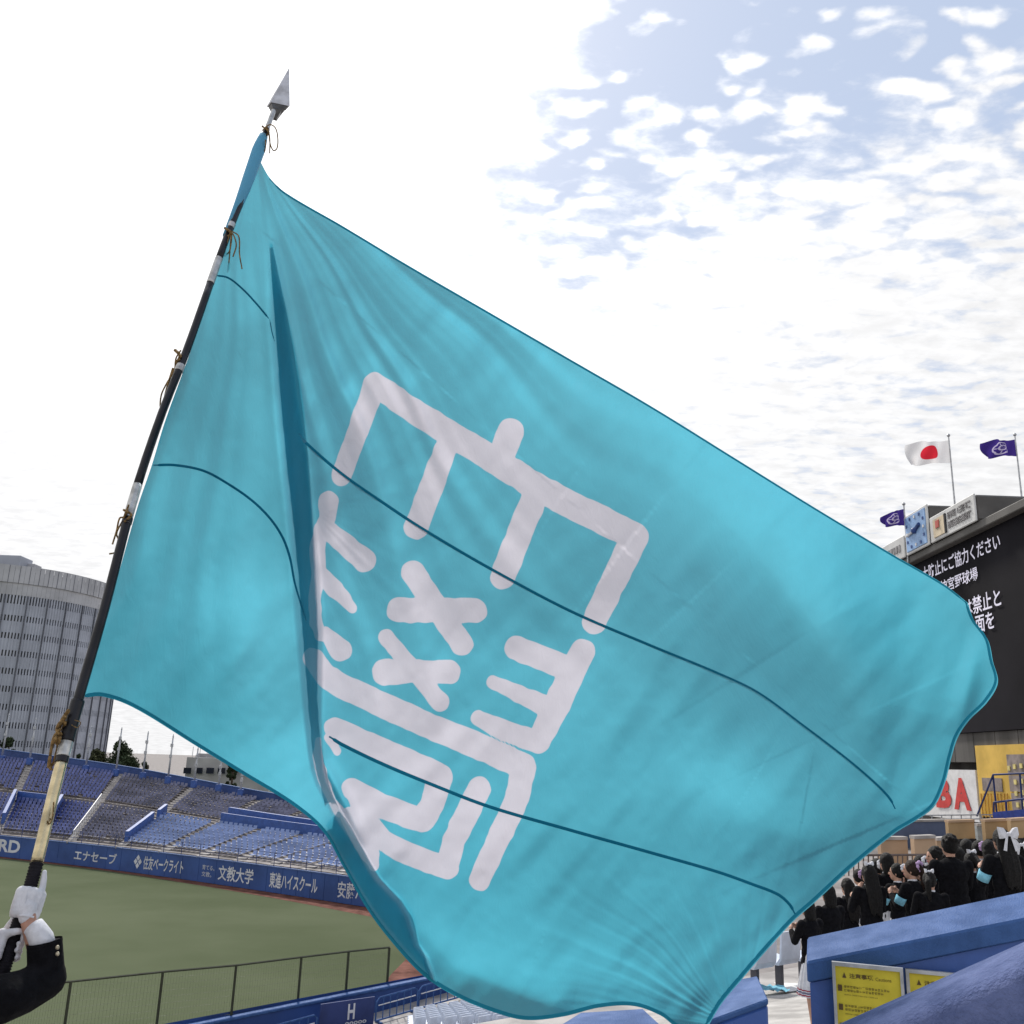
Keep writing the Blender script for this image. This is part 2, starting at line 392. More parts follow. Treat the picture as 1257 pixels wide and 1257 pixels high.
world_part(rim.build('rim_wall', mat('rim_blue', (.035, .075, .24), .6, .2, .2)), st); world_part(rc.build('rim_coping', M_BLUEC), st)

# ------------------------------------------------------------------ poles on the rim
def rimpole(x, ytop, ybase, d, label):
    base = P(x[0], ybase, d); top = P(x[1], ytop, d); top.x = base.x; top.y = base.y
    r = thing('steel_pole', base, label, 'pole', 'slim steel poles along the rim of the outfield stand')
    h = top.z - base.z
    MB().tube([(0, 0, -.6), (0, 0, h*.5), (0, 0, h)], [.16, .13, .09], 8).build('shaft', M_STEEL, r, True)
    MB().box((0, 0, .05), (.7, .7, 1.0)).build('footing', M_BLUE, r, bevel=.05)
    MB().tube([(0, 0, h), (0, 0, h + .35)], [.12, .03], 8).build('cap', M_STEEL, r)
    for k in (.55, .8):
        MB().box((0, -.1, h*k), (.34, .3, .45)).build('bracket', M_STEEL, r, bevel=.03)
pl_ = [((2, 8), 877, 932, 142, 'slim steel pole on the stand rim, leftmost, before the dark tower'),
       ((36, 44), 883, 935, 139, 'slim steel pole on the rim, second from the left, before the tower'),
       ((105, 111), 892, 944, 136, 'slim steel pole on the rim beside the right edge of the tower'),
       ((142, 147), 895, 949, 134, 'slim steel pole on the rim in front of the largest dark tree'),
       ((175, 180), 900, 953, 132, 'slim steel pole on the rim just left of the small round tree'),
       ((206, 211), 904, 958, 130, 'slim steel pole on the rim against open sky left of the low pale building'),
       ((238, 241), 920, 963, 128, 'slim steel pole on the rim in front of the low pale building'),
       ((268, 270), 935, 968, 127, 'slim steel pole on the rim, second before the low pale building'),
       ((295, 297), 945, 974, 126, 'slim steel pole on the rim, last before the turquoise flag')]
for a in pl_: rimpole(*a)

# ------------------------------------------------------------------ far buildings
M_FAC = mat('tower_panel', (.38, .40, .46), .7, .08, .08)
M_FAC2 = mat('tower_rib', (.41, .43, .49), .7, .08, .3)
M_FACT = mat('tower_crown', (.44, .44, .46), .6, .10, .15)
M_GLASSD = mat('tower_glass', (.02, .024, .035), .15, .2, .3)
tpx = [(-120, 176), (-60, 178), (0, 181), (50, 186), (90, 193), (115, 200), (131, 208), (137, 218)]
TP = [P(x, 850, d) for x, d in tpx]
for q in TP: q.z = 0
topz = P(30, 697, 184).z
tw = thing('office_tower', TP[3], 'tall grey slab tower with curved front and rows of slit windows', 'building')
FH = 3.42; NC = 96
def tcurve(t): q = along(TP, t); return q
def tower_band(z0, z1, off, m, name, t0=0.0, t1=1.0, n=60):
    mb = MB()
    for i in range(n):
        a, b = tcurve(t0 + (t1-t0)*i/n), tcurve(t0 + (t1-t0)*(i+1)/n); d = (b - a).normalized(); nn = V((d.y, -d.x, 0))
        mb.quad(a + nn*off + V((0,0,z0)), b + nn*off + V((0,0,z0)), b + nn*off + V((0,0,z1)), a + nn*off + V((0,0,z1)))
        mb.quad(a + nn*off + V((0,0,z1)), b + nn*off + V((0,0,z1)), b + V((0,0,z1)), a + V((0,0,z1)))
        mb.quad(a + V((0,0,z0)), b + V((0,0,z0)), b + nn*off + V((0,0,z0)), a + nn*off + V((0,0,z0)))
    o = mb.build(name, m); return world_part(o, tw)
body = MB(); back = [q + V((-12, 26, 0)) for q in TP]
ring = [tcurve(i/40) for i in range(41)]; ring += [ring[-1] + V((-6, 14, 0)), ring[0] + V((-6, 26, 0))]; n = len(ring)
body.add([(q.x, q.y, 0) for q in ring] + [(q.x, q.y, topz) for q in ring], [(i, (i+1) % n, n + (i+1) % n, n + i) for i in range(n)] + [tuple(range(n, 2*n))])
gl = world_part(body.build('window_glass', M_GLASSD), tw); gl['kind'] = 'stuff'
zt = topz - 5.6; fl = []
while zt > 2: fl.append(zt); zt -= FH
tower_band(topz - 2.6, topz + .9, .75, M_FACT, 'roof_crown'); tower_band(topz - 5.0, topz - 2.62, .5, M_FACT, 'crown_panels')
for k, z in enumerate(fl):
    tall = k > 9
    tower_band(z - FH + .02, z - (2.5 if tall else 1.15), .45, M_FAC, 'spandrel')
ribs = MB()
for i in range(NC):
    q = tcurve((i + .5) / NC); q2 = tcurve((i + .6) / NC); d = (q2 - q).normalized(); nn = V((d.y, -d.x, 0)); wd = .30
    a, b = q - d*wd/2, q + d*wd/2
    z0, z1 = 0, topz - 5.0; o = .48
    ribs.add([a + V((0,0,z0)), a + nn*o + V((0,0,z0)), b + nn*o + V((0,0,z0)), b + V((0,0,z0)), a + V((0,0,z1)), a + nn*o + V((0,0,z1)), b + nn*o + V((0,0,z1)), b + V((0,0,z1))],
             [(0,1,5,4),(1,2,6,5),(2,3,7,6)])
rb = world_part(ribs.build('facade_ribs', M_FAC2), tw); rb['kind'] = 'stuff'
for i in range(0, 14):
    q = tcurve((i * 7 + 3) / NC); q2 = tcurve((i*7 + 4) / NC); d = (q2 - q).normalized(); nn = V((d.y, -d.x, 0))
    world_part(MB().box((q + nn*.5) + V((0, 0, topz/2 - 2.5)), (.16, .5, topz - 5.2), rz=math.atan2(d.y, d.x)).build('downpipe', mat('tower_seam', (.12, .125, .15), .6)), tw)
for i in range(0, 30):
    q = tcurve((i + .5) / 30); q2 = tcurve((i + .6) / 30); d = (q2 - q).normalized(); nn = V((d.y, -d.x, 0))
    world_part(MB().box((q + nn*.76) + V((0, 0, topz - .9)), (.10, .06, 3.4), rz=math.atan2(d.y, d.x)).build('crown_joint', MATS['tower_seam']), tw)
q = P(-6, 690, 184); world_part(MB().box((q.x, q.y + 6, topz + 1.6), (6, 5, 3.0)).build('roof_plant', M_FAC, bevel=.1), tw)
q = P(18, 692, 186); world_part(MB().box((q.x, q.y + 6, topz + 1.1), (3.4, 3, 2.0)).build('roof_tank', M_FACT, bevel=.1), tw)
lb = thing('low_building', P(262, 950, 165), 'low pale concrete building just above the stand rim under the flag', 'building')
c0 = P(262, 950, 165)
def lbox(x0, x1, y0, y1, d, dep, name, m):
    a, b = P(x0, y1, d), P(x1, y1, d); z1 = P((x0+x1)/2, y0, d).z; c = (a + b)/2
    world_part(MB().box((c.x, c.y + dep/2, z1/2), ((b - a).length, dep, z1)).build(name, m, bevel=.05), lb)
lbox(226, 330, 931, 960, 165, 14, 'wall', mat('pale_render', (.40, .395, .39), .8, .1, .2))
lbox(240, 262, 925, 935, 168, 8, 'roof_house', mat('grey_render', (.30, .30, .31), .8, .1, .3))
lbox(276, 330, 915, 935, 170, 10, 'upper_wall', mat('pale_render2', (.43, .43, .43), .8, .1, .2))
for k in range(6):
    a = P(230 + 14*k, 946, 164.9); world_part(MB().box((a.x, a.y - .02, a.z), (1.3, .2, 1.0)).build('window', M_GLASSD), lb)
for k in range(3):
    a = P(232 + 9*k, 925, 165); world_part(MB().tube([(a.x, a.y + 2, a.z - 1), (a.x, a.y + 2, a.z + 1.2)], .05, 5).build('aerial', M_STEEL), lb)

# ------------------------------------------------------------------ trees behind the rim
M_LEAF = mat('leaf', (.045, .062, .030), .8, .35, 1.2, col2=(.025, .036, .018), spec=.2)
M_LEAF2 = mat('leaf_olive', (.07, .075, .035), .8, .35, 1.2, col2=(.03, .036, .018), spec=.2)
def tree(x, ytop, ybase, d, wpx, label, seed, m, dens=1.0):
    rs = np.random.RandomState(seed); base = P(x, ybase, d); top = P(x, ytop, d).z; wid = wpx / FPX * d
    root = thing('broadleaf_tree', (base.x, base.y, 0), label, 'tree', 'trees behind the outfield stand')
    t = MB(); H = top; zc = base.z - 3
    t.tube([(0, 0, 0), (.2, 0, zc*.5), (0, .1, zc), (.1, 0, (zc + H)/2), (0, 0, H*.94)], [.5, .38, .3, .17, .04], 7)
    clumps = []
    for k in range(int(26*dens)):
        an = rs.rand()*6.28; hh = rs.rand(); rr = wid/2 * (1 - .55*hh**1.6) * math.sqrt(rs.rand())
        p = V((math.cos(an)*rr, math.sin(an)*rr, zc + (H - zc)*(.15 + .80*hh))); clumps.append((p, wid*(.10 + .09*rs.rand())))
        t.tube([(0, 0, p.z - rr*.6), tuple(V((p.x*.5, p.y*.5, p.z - rr*.25))), tuple(p)], [.12, .07, .02], 4)
    t.build('trunk', M_BARK, root)
    mb = MB()
    for p, r in clumps:
        for k in range(150):
            v = V(rs.randn(3)); v.normalize(); q = p + v * r * (rs.rand() ** .45)
            s = .13 + .15*rs.rand(); a = V(rs.randn(3)).normalized(); b = a.cross(V(rs.randn(3))).normalized()
            mb.add([q - a*s, q + b*s*.6, q + a*s, q - b*s*.6], [(0, 1, 2, 3)])
    mb.build('crown', m, root)
tree(145, 912, 945, 150, 50, 'widest dark tree behind the rim, right of the tower', 1, M_LEAF, 1.5)
tree(180, 934, 955, 145, 26, 'small round dark tree standing alone against the sky', 2, M_LEAF)
tree(118, 918, 945, 156, 30, 'dark bush-like tree at the foot of the tower edge', 3, M_LEAF2)
tree(8, 905, 935, 152, 26, 'dark pointed tree before the tower at the far left', 4, M_LEAF)
tree(158, 938, 957, 142, 16, 'lowest dark tree peeping over the rim between the two others', 5, M_LEAF2)
tree(92, 925, 945, 150, 22, 'dark shrubby tree before the tower, just behind the flag pole', 6, M_LEAF)
tree(284, 926, 960, 158, 14, 'thin dark tree beside the low pale building', 8, M_LEAF)

# ------------------------------------------------------------------ near field wall, net fence, barriers
fw = thing('field_wall', ab(0, .3, 0), 'blue painted field-side wall running below the net fence', 'wall')
world_part(MB().slab(ab(-60, .3, 0), ab(40, .3, 0), 0, (-.59, 4.37), .30).build('wall_face', M_BLUEW), fw)
world_part(MB().slab(ab(-60, .3, 0), ab(40, .3, 0), (-.587, 4.373), (-.47, 4.49), .44).build('coping', M_BLUEC, bevel=.03), fw)
fn = thing('net_fence', ab(0, -.2, 0), 'thin dark wire fence on slim posts along the near edge of the field', 'fence')
fpx = [(-60, 1219), (0, 1213), (87, 1205), (200, 1193), (290, 1185), (370, 1175), (428, 1168), (478, 1163)]
tops = []
for x, y in fpx:
    t = hz(x, y, 4.2); tops.append(t); world_part(MB().tube([(t.x, t.y, 2.2), (t.x, t.y, 4.2)], .055, 6).build('post', M_RAIL), fn)
world_part(MB().tube(tops, .04, 6).build('top_rail', M_RAIL), fn)
mb = MB()
for (a, b) in zip(tops[:-1], tops[1:]):
    for k in range(1, 9): mb.tube([a - V((0, 0, .21*k)), b - V((0, 0, .21*k))], .0035, 3, False)
    n_ = 26
    for k in range(1, n_): q = a.lerp(b, k / n_); mb.tube([(q.x, q.y, 2.5), (q.x, q.y, 4.2)], .003, 3, False)
nt = world_part(mb.build('net_wires', M_RAIL), fn); nt['kind'] = 'stuff'
# lower walkway and terraces of the near stand
STEPS = 31; ter = MB()
Z0, Z1 = 1.70, 9.40
def tz(b): return float(np.interp(b, [3, 14, 27.6], [1.75, 4.15, 8.9]))
a0, a1 = -40, 60
def zb(a): return 1.30 + .10*a                                        # the front walkway climbs along the wall
ter.quad(ab(-8, .45, zb(-8)), ab(9.5, .45, zb(9.5)), ab(9.5, 3, zb(9.5)), ab(-8, 3, zb(-8)))
nst = 29
for k in range(nst):
    b0 = 3 + 24.6*k/nst; b1 = 3 + 24.6*(k+1)/nst; z = tz(b1); zp = tz(b0)
    ter.quad(ab(a0, b0, z), ab(a1, b0, z), ab(a1, b1, z), ab(a0, b1, z)); ter.quad(ab(a0, b0, zp), ab(a1, b0, zp), ab(a1, b0, z), ab(a0, b0, z))
struct(ter.build('terrace', M_CONC))
def pfl(b): return 9.2 + .2*(min(max(b, 27.6), 33.5) - 28.8)             # the passage climbs gently away from the field
M_PASS = mat('passage_concrete', (.40, .385, .37), .8, .14, 2.0, .3, 60)
mb = MB()
for b0, b1 in ((27.6, 28.8), (28.8, 33.5), (33.5, 48)): mb.quad(ab(-13, b0, pfl(b0)), ab(90, b0, pfl(b0)), ab(90, b1, pfl(b1)), ab(-13, b1, pfl(b1)))
mb.quad(ab(a0, 31, Z1), ab(-13, 31, Z1), ab(-13, 48, Z1), ab(a0, 48, Z1)); mb.quad(ab(a0, 27.6, 8.9), ab(-13, 27.6, 8.9), ab(-13, 31, 8.9), ab(a0, 31, 8.9)); mb.quad(ab(a0, 31, 8.9), ab(-13, 31, 8.9), ab(-13, 31, Z1), ab(a0, 31, Z1)); mb.quad(ab(-13, 29, pfl(29)), ab(-13, 33.5, pfl(33.5)), ab(-13, 33.5, Z1 - .5), ab(-13, 29, Z1 - .5)); mb.quad(ab(-13, 33.5, pfl(33.5)), ab(-13, 48, pfl(48)), ab(-13, 48, Z1 - .5), ab(-13, 33.5, Z1 - .5))
struct(mb.build('passage_floor', M_PASS))
# sign panel H and the barrier railings either side of it
def barrier(a_0, a_1, b, label, n):
    r = thing('barrier_railing', ab(a_0, b, zb(a_0)), label, 'railing', 'blue barrier railings on the lower walkway')
    L = a_1 - a_0; m = M_BLUEC; Q = lambda a, h: ab(a, b, zb(a) + h)
    f = MB(); f.tube([Q(a_0, .12), Q(a_0, .80), Q(a_0 + .14, .94), Q(a_1 - .14, .94), Q(a_1, .80), Q(a_1, .12), Q(a_0, .12)], .036, 6)
    world_part(f.build('frame', m), r)
    for k in range(1, n): q = a_0 + L*k/n; world_part(MB().tube([Q(q, .14), Q(q, .92)], .022, 5).build('bar', m), r)
    world_part(MB().tube([Q(a_0 + .1, .66), Q(a_1 - .1, .66)], .022, 5).build('mid_rail', M_WHITE), r)
    for q in (a_0 + .15, a_1 - .15): world_part(MB().box(Q(q, .05), (.5, .08, .06), rz=math.atan2(B_.y, B_.x)).build('foot', m), r)
def apx(x, y, b):
    """position along the stand of photo point x,y at distance b from the field wall"""
    v = ray(x, y); n = B_; t = ((ab(0, b, 12) - CAM).dot(n)) / v.dot(n); q = CAM + v*t; return (q - O_).dot(A_), q.z
bb = 1.7
ah0 = apx(393, 1240, bb)[0]; ah1 = apx(459, 1240, bb)[0]
zp = zb((ah0 + ah1)/2)
sg = thing('letter_sign', ab((ah0+ah1)/2, bb, zp), 'dark blue board with a white letter H between two blue barriers', 'sign')
world_part(MB().slab(ab(ah0, bb, 0), ab(ah1, bb, 0), zp + .08, zp + 1.15, .06).build('board', M_BLUED, bevel=.01), sg)
for q in (ah0 + .1, ah1 - .1): world_part(MB().box(ab(q, bb, zp + .04), (.4, .08, .08), rz=math.atan2(B_.y, B_.x)).build('foot', M_BLUED), sg)
hw = (ah1 - ah0)
place_text('H', ab(ah0 + hw*.50, bb + .035, zp + .46), A_, (0, 0, 1), hw*.13, .56, M_LETTER, sg, .03)
place_text('ooooo', ab(ah0 + hw*.46, bb + .035, zp + .26), A_, (0, 0, 1), hw*.40, .12, M_LETTER, sg, .02)
barrier(ah1 + .1, apx(512, 1235, bb)[0], bb, 'blue tubular barrier just right of the H board', 6)
barrier(apx(514, 1232, bb)[0], apx(575, 1215, bb)[0], bb, 'blue tubular barrier half hidden by the lower edge of the flag', 7)
barrier(apx(300, 1260, bb)[0], ah0 - .1, bb, 'blue tubular barrier at the bottom edge, left of the H board', 8)
# seats
def seat_mesh():
    mb = MB(); w2 = .22
    prof = [(-.20, .40), (-.17, .43), (0, .40), (.14, .40), (.19, .46), (.22, .80), (.245, .80), (.22, .44), (.17, .365), (0, .36), (-.17, .39)]
    n = len(prof); mb.add([(-w2, y, z) for y, z in prof] + [(w2, y, z) for y, z in prof],
        [(i, (i+1) % n, n + (i+1) % n, n + i) for i in range(n)] + [tuple(reversed(range(n))), tuple(range(n, 2*n))])
    return mb.mesh('stadium_seat')
leg_me = MB().box((0, .02, .18), (.06, .10, .36)).mesh('leg')
SEATME = seat_mesh()
ang = math.atan2(A_.y, A_.x) + math.pi                                  # seats look towards the field
def seat(a, b, z, label, group, m):
    me = SEATME if m is None else SEATME
    r = thing('stadium_seat', ab(a, b, z), label, 'seat', group, math.atan2(A_.y, A_.x) + math.pi)
    r.rotation_euler = (0, 0, math.atan2(-B_.y, -B_.x) + math.pi/2)
    link('shell', SEATME, m, r); link('leg', leg_me, mat('seat_leg', (.09, .09, .11), .6), r)
ORD = ('frontmost', 'second', 'third', 'fourth', 'fifth', 'sixth', 'seventh', 'eighth', 'ninth', 'tenth', 'eleventh', 'twelfth', 'thirteenth', 'fourteenth', 'fifteenth', 'sixteenth', 'seventeenth', 'eighteenth'); CNT = {}
WORDS = ('one two three four five six seven eight nine ten eleven twelve thirteen fourteen fifteen sixteen seventeen eighteen nineteen twenty twenty-one twenty-two twenty-three twenty-four twenty-five twenty-six twenty-seven twenty-eight').split()
def NUM(r): CNT[r] = CNT.get(r, -1) + 1; return WORDS[CNT[r]]
for row in range(18):
    b = 3.45 + row * 24.6/29
    for k in range(40):
        a = 2.2 + k*.56
        q = ab(a, b, tz(b) + .5) - CAM; x = 628.5 + FPX*q.dot(RT)/q.dot(FW); y = 628.5 - FPX*q.dot(UP)/q.dot(FW)
        if 505 < x < 705 and 1222 < y < 1268: seat(a, b, tz(b + .40), '%s pale seat row under the flag edge, seat number %s from its left end' % (ORD[row], NUM(row)), 'pale seats behind the barriers', M_SEATW)
for k in range(14):
    a = apx(925, 1190, 28.1)[0] + k*.55
    seat(a, 28.1, pfl(28.1), 'pale seat beside the passage, number %s of the row from the low blue wall' % WORDS[k], 'pale seats lining the passage', M_SEATW)
#==RIGHT==
# ------------------------------------------------------------------ stairwell parapets and notice boards
def prism(name, top4, zlow, m, root, bevel=.0):
    """solid with the given four top corners and vertical sides down to zlow"""
    vs = [V(q) for q in top4] + [V((q[0], q[1], zlow)) for q in top4]
    mb = MB().add(vs, [(0,1,2,3),(7,6,5,4),(0,4,5,1),(1,5,6,2),(2,6,7,3),(3,7,4,0)])
    return world_part(mb.build(name, m, bevel=bevel), root)
def orient_up(q4):
    n = (V(q4[1]) - V(q4[0])).cross(V(q4[2]) - V(q4[0])); return q4 if n.z > 0 else q4[::-1]
Lf, Rf = P(990, 1181, 6.2), P(1275, 1124, 6.05)                           # front lower line of the cap
Lb, Rb = P(991, 1150, 6.55), P(1275, 1090, 6.4)
vw = thing('stairwell_wall', (Lf.x, Lf.y, 9.5), 'blue stairwell parapet with yellow notices below the standing crowd', 'wall')
cap = orient_up([Lf, Rf, Rb, Lb]); lo = [V((q.x, q.y, q.z - .13)) for q in cap]
mb = MB().add([V(q) for q in cap] + lo, [(0,1,2,3),(7,6,5,4),(0,4,5,1),(1,5,6,2),(2,6,7,3),(3,7,4,0)])
world_part(mb.build('coping', M_BLUEC, bevel=.012), vw)
d = (Rf - Lf); d.z = 0; d.normalize(); nb = V((-d.y, d.x, 0))
if nb.y < 0: nb = -nb
i4 = [Lf + nb*.03 + d*.02, Rf + nb*.03, Rb - nb*.03, Lb - nb*.03 + d*.02]; i4 = [V((q.x, q.y, q.z - .132)) for q in i4]
prism('wall_face', orient_up(i4), 8.0, M_BLUE, vw)
zs = Lf.z
def notice(x0, x1, ytl, ytr, hgt, label, full):
    a, b = P(x0, ytl, 6.12), P(x1, ytr, 5.98); u = (b - a); zt = (a.z + b.z)/2; u.z = 0; wd = u.length; u.normalize(); nf = V((u.y, -u.x, 0))
    if nf.y > 0: nf = -nf
    base = V((a.x, a.y, zt - hgt)); up = V((0, 0, 1))
    r = thing('notice_board', base, label, 'sign', 'yellow notices on the stairwell wall')
    def pt(s, t, o=0): return base + u*(wd*s) + up*(hgt*t) + nf*o
    f = MB()
    for s0, s1, t0, t1 in ((0, 1, .965, 1), (0, 1, 0, .03), (0, .045, .03, .965), (.955, 1, .03, .965)):
        vs = [pt(s0, t0), pt(s1, t0), pt(s1, t1), pt(s0, t1)]; f.add(vs + [q + nf*.03 for q in vs], [(4,5,6,7),(0,3,2,1),(0,1,5,4),(1,2,6,5),(2,3,7,6),(3,0,4,7)])
    world_part(f.build('frame', M_STEEL), r)
    world_part(MB().quad(pt(.04, .03, .012), pt(.96, .03, .012), pt(.96, .97, .012), pt(.04, .97, .012)).build('sheet', mat('yellow_print', (.62, .50, .035), .6, .05, 8), ), r)
    ink = mat('brown_print', (.10, .06, .02), .7, .1, 10)
    def line(s, x, y, wdt, h, wgt=.0, mm=None):
        place_text(s, pt(x, y, .016), u, up, wd*wdt, h, mm or ink, r, wgt, 'print')
    world_part(MB().add([pt(.14, .86, .016), pt(.20, .86, .016), pt(.17, .91, .016)], [(0, 1, 2)]).build('warning_triangle', ink), r)
    line('注意事項', .24, .86, .34, .030, .02); line('Cautions', .61, .86, .22, .020)
    y = .79; rg = random.Random(int(x0))
    for i in range(5):                                                 # too small to read in the photograph: rows of printed characters
        world_part(MB().quad(pt(.07, y - .05, .016), pt(.13, y - .05, .016), pt(.13, y + .005, .016), pt(.07, y + .005, .016)).build('pictogram', ink), r)
        mb = MB()
        for k, (n_, hh_) in enumerate(((rg.randint(11, 15), .020), (rg.randint(9, 15), .020), (26, .009))):
            sx = .16; cw = .043 if hh_ > .01 else .018
            for j in range(n_):
                t0 = y - .018 - .033*k; g = cw*.78
                for (u0, u1, v0, v1) in ((0, 1, .82, 1), (0, 1, .40, .55), (.1, .9, 0, .15), (.12, .28, 0, 1), (.62, .8, .1, .9)):
                    if rg.random() < .75: mb.quad(pt(sx + g*u0, t0 + hh_*v0, .016 + .0004*j), pt(sx + g*u1, t0 + hh_*v0, .016 + .0004*j), pt(sx + g*u1, t0 + hh_*v1, .016 + .0004*j), pt(sx + g*u0, t0 + hh_*v1, .016 + .0004*j))
                sx += cw
        p_ = mb.build('print', ink); p_['kind'] = 'stuff'; world_part(p_, r); y -= .17
notice(1021, 1108, 1179, 1188, .66, 'yellow caution notice in a steel frame, wholly visible on the stairwell wall', True)
notice(1111, 1205, 1188, 1197, .66, 'yellow caution notice half hidden behind the near parapet', False)
# near parapet, rounded blue-grey coping right below the camera
M_NEAR = mat('worn_blue_paint', (.10, .125, .25), .85, .25, 9.0, .6, 80, col2=(.062, .085, .19), spec=.15, detail=9)
npw = thing('near_parapet', P(1200, 1300, 2.5), 'worn blue-grey rounded parapet nearest to the camera at lower right', 'wall')
A1, B1 = P(960, 1280, 2.75), P(1330, 1115, 2.45)
dd = (B1 - A1); dd.z = 0; dd.normalize(); nn = V((dd.y, -dd.x, 0))
if nn.y > 0: nn = -nn
prof = []; Wd = .46
for k in range(13):
    t = math.pi * k / 12; prof.append((Wd/2 - math.cos(t)*Wd/2, (math.sin(t) ** .6)*.075))
prof = [(0, -.9)] + prof + [(Wd, -.9)]
mb = MB(); n_ = 40
for i in range(n_ + 1):
    c = A1.lerp(B1, i / n_)
    for (o, h) in prof: mb.v.append(tuple(c + nn*o + V((0, 0, h - .075))))
k = len(prof)
for i in range(n_):
    for j in range(k - 1): mb.f.append((i*k + j, i*k + j + 1, (i+1)*k + j + 1, (i+1)*k + j))
mb.f.append(tuple(range(k))); mb.f.append(tuple(n_*k + j for j in reversed(range(k))))
world_part(mb.build('coping', M_NEAR, smooth=True), npw)
# two low wall ends between flag and passage
def wall_end(pts, zlow, label, rimw):
    q4 = orient_up([P(*p) for p in pts]); c = sum(q4, V((0, 0, 0)))/4
    r = thing('low_wall', (c.x, c.y, zlow), label, 'wall')
    prism('wall_body', [c + (q - c)*.985 - V((0, 0, .035)) for q in q4], zlow, M_BLUE, r, .01)
    lo = [V((q.x, q.y, q.z - .033)) for q in q4]
    world_part(MB().add([V(q) for q in q4] + lo, [(0,1,2,3),(7,6,5,4),(0,4,5,1),(1,5,6,2),(2,6,7,3),(3,7,4,0)]).build('coping', M_BLUEC, bevel=.008), r)
wall_end([(872, 1252, 5.0), (943, 1226, 5.1), (930, 1198, 5.75), (850, 1212, 5.7)], 9.0, 'blue low wall end right of the lower tip of the flag', 0)
wall_end([(660, 1275, 5.2), (830, 1275, 5.2), (790, 1238, 5.8), (712, 1243, 5.8)], 9.0, 'blue low wall top showing under the lower edge of the flag', 0)
# a bottle, a towel and papers lying on the passage
q = hz(945, 1196, 9.35); pz = pfl((V((q.x, q.y, 0)) - O_).dot(B_)) + .02
tw2 = MB(); ps = []
for i in range(9):
    for j in range(6): ps.append((q.x - .22 + .055*i + .02*math.sin(j), q.y - .15 + .06*j, pz + .03 + .05*abs(math.sin(i*1.3 + j*.9))))
tw2.add(ps, [(i*6 + j, (i+1)*6 + j, (i+1)*6 + j + 1, i*6 + j + 1) for i in range(8) for j in range(5)])
o = tw2.build('towel', M_TOWEL, smooth=True); tag(o, 'crumpled light blue towel lying on the pale passage floor', 'towel')
for i, (x, y) in enumerate(((966, 1186), (972, 1193), (968, 1200))):
    q = hz(x, y, 9.3); pz = pfl((V((q.x, q.y, 0)) - O_).dot(B_)); o = MB().box((q.x, q.y, pz + .03), (.34, .20, .006), rz=.3*i).build('paper_sheet', M_WHITE); tag(o, ('pale paper sheet on the passage floor, farthest of three', 'pale paper sheet on the passage floor, middle of three', 'pale paper sheet on the passage floor, nearest of three')[i], 'paper', 'papers on the passage floor')

# ------------------------------------------------------------------ scoreboard and what stands on it
SX = 28.4
def sb(x, y, off=0.0): q = hx(x, y, SX - off); return q
ztop = sb(1257, 627).z; zbot = (sb(1180, 905).z + sb(1257, 888).z)/2
scb = thing('scoreboard', (SX + 1, 58, 0), 'huge black scoreboard screen with white Japanese lettering', 'scoreboard')
y0, y1 = 38.0, 74.0
world_part(MB().box((SX + .75, (y0+y1)/2, (ztop + zbot)/2), (1.2, y1 - y0, ztop - zbot)).build('screen', mat('led_screen', (.012, .011, .016), .8, .25, .05, spec=.12)), scb)
M_FRM = mat('board_frame', (.12, .115, .11), .7, .1, .4)
world_part(MB().box((SX + .7, (y0+y1)/2, ztop + .25), (2.2, y1 - y0 + 1, .5)).build('top_frame', M_FRM, bevel=.05), scb)
world_part(MB().box((SX + .7, y1 + .35, (ztop+zbot)/2), (2.2, .7, ztop - zbot - .01)).build('side_frame', M_FRM, bevel=.05), scb)
M_STRIP = mat('weathered_panel', (.13, .125, .12), .85, .25, .4, streak=True)
zs0 = sb(1190, 935).z
for k in range(14):
    world_part(MB().box((SX + .9, y0 + (k + .5)*(y1-y0)/14, (zbot + zs0)/2 - .02), (1.2, (y1-y0)/14 - .06, zbot - zs0)).build('apron_panel', M_STRIP, bevel=.02), scb)
world_part(MB().box((SX + 5, (y0+y1)/2, ztop/2), (6, y1 - y0 - 1, ztop - 2)).build('back_structure', M_STRIP), scb)
for k in range(11):
    for j in range(4):
        pass
def sb_text(s, xl, xr, yl, yr, hpx, wgt=.012):
    a, b = sb(xl, yl, .1), sb(xr, yr, .1); d1 = (a - CAM).dot(FW); h = hpx/FPX*((b - CAM).dot(FW)); z = (a.z + b.z)/2 - h/2
    M_L = mat('led_text', (.62, .60, .72), .6, .05, 3, emit=.35)
    place_text(s, (SX - .06 + .15, a.y, z), (0, -1, 0), (0, 0, 1), abs(a.y - b.y), h, M_L, scb, wgt)
sb_text('大防止にご協力ください', 1129, 1223, 708, 660, 21, .014)
sb_text('神宮野球場', 1151, 1196, 722, 702, 17, .012)
sb_text('は禁止と', 1180, 1224, 748, 731, 23, .014)
sb_text('面を', 1194, 1216, 768, 759, 22, .014)
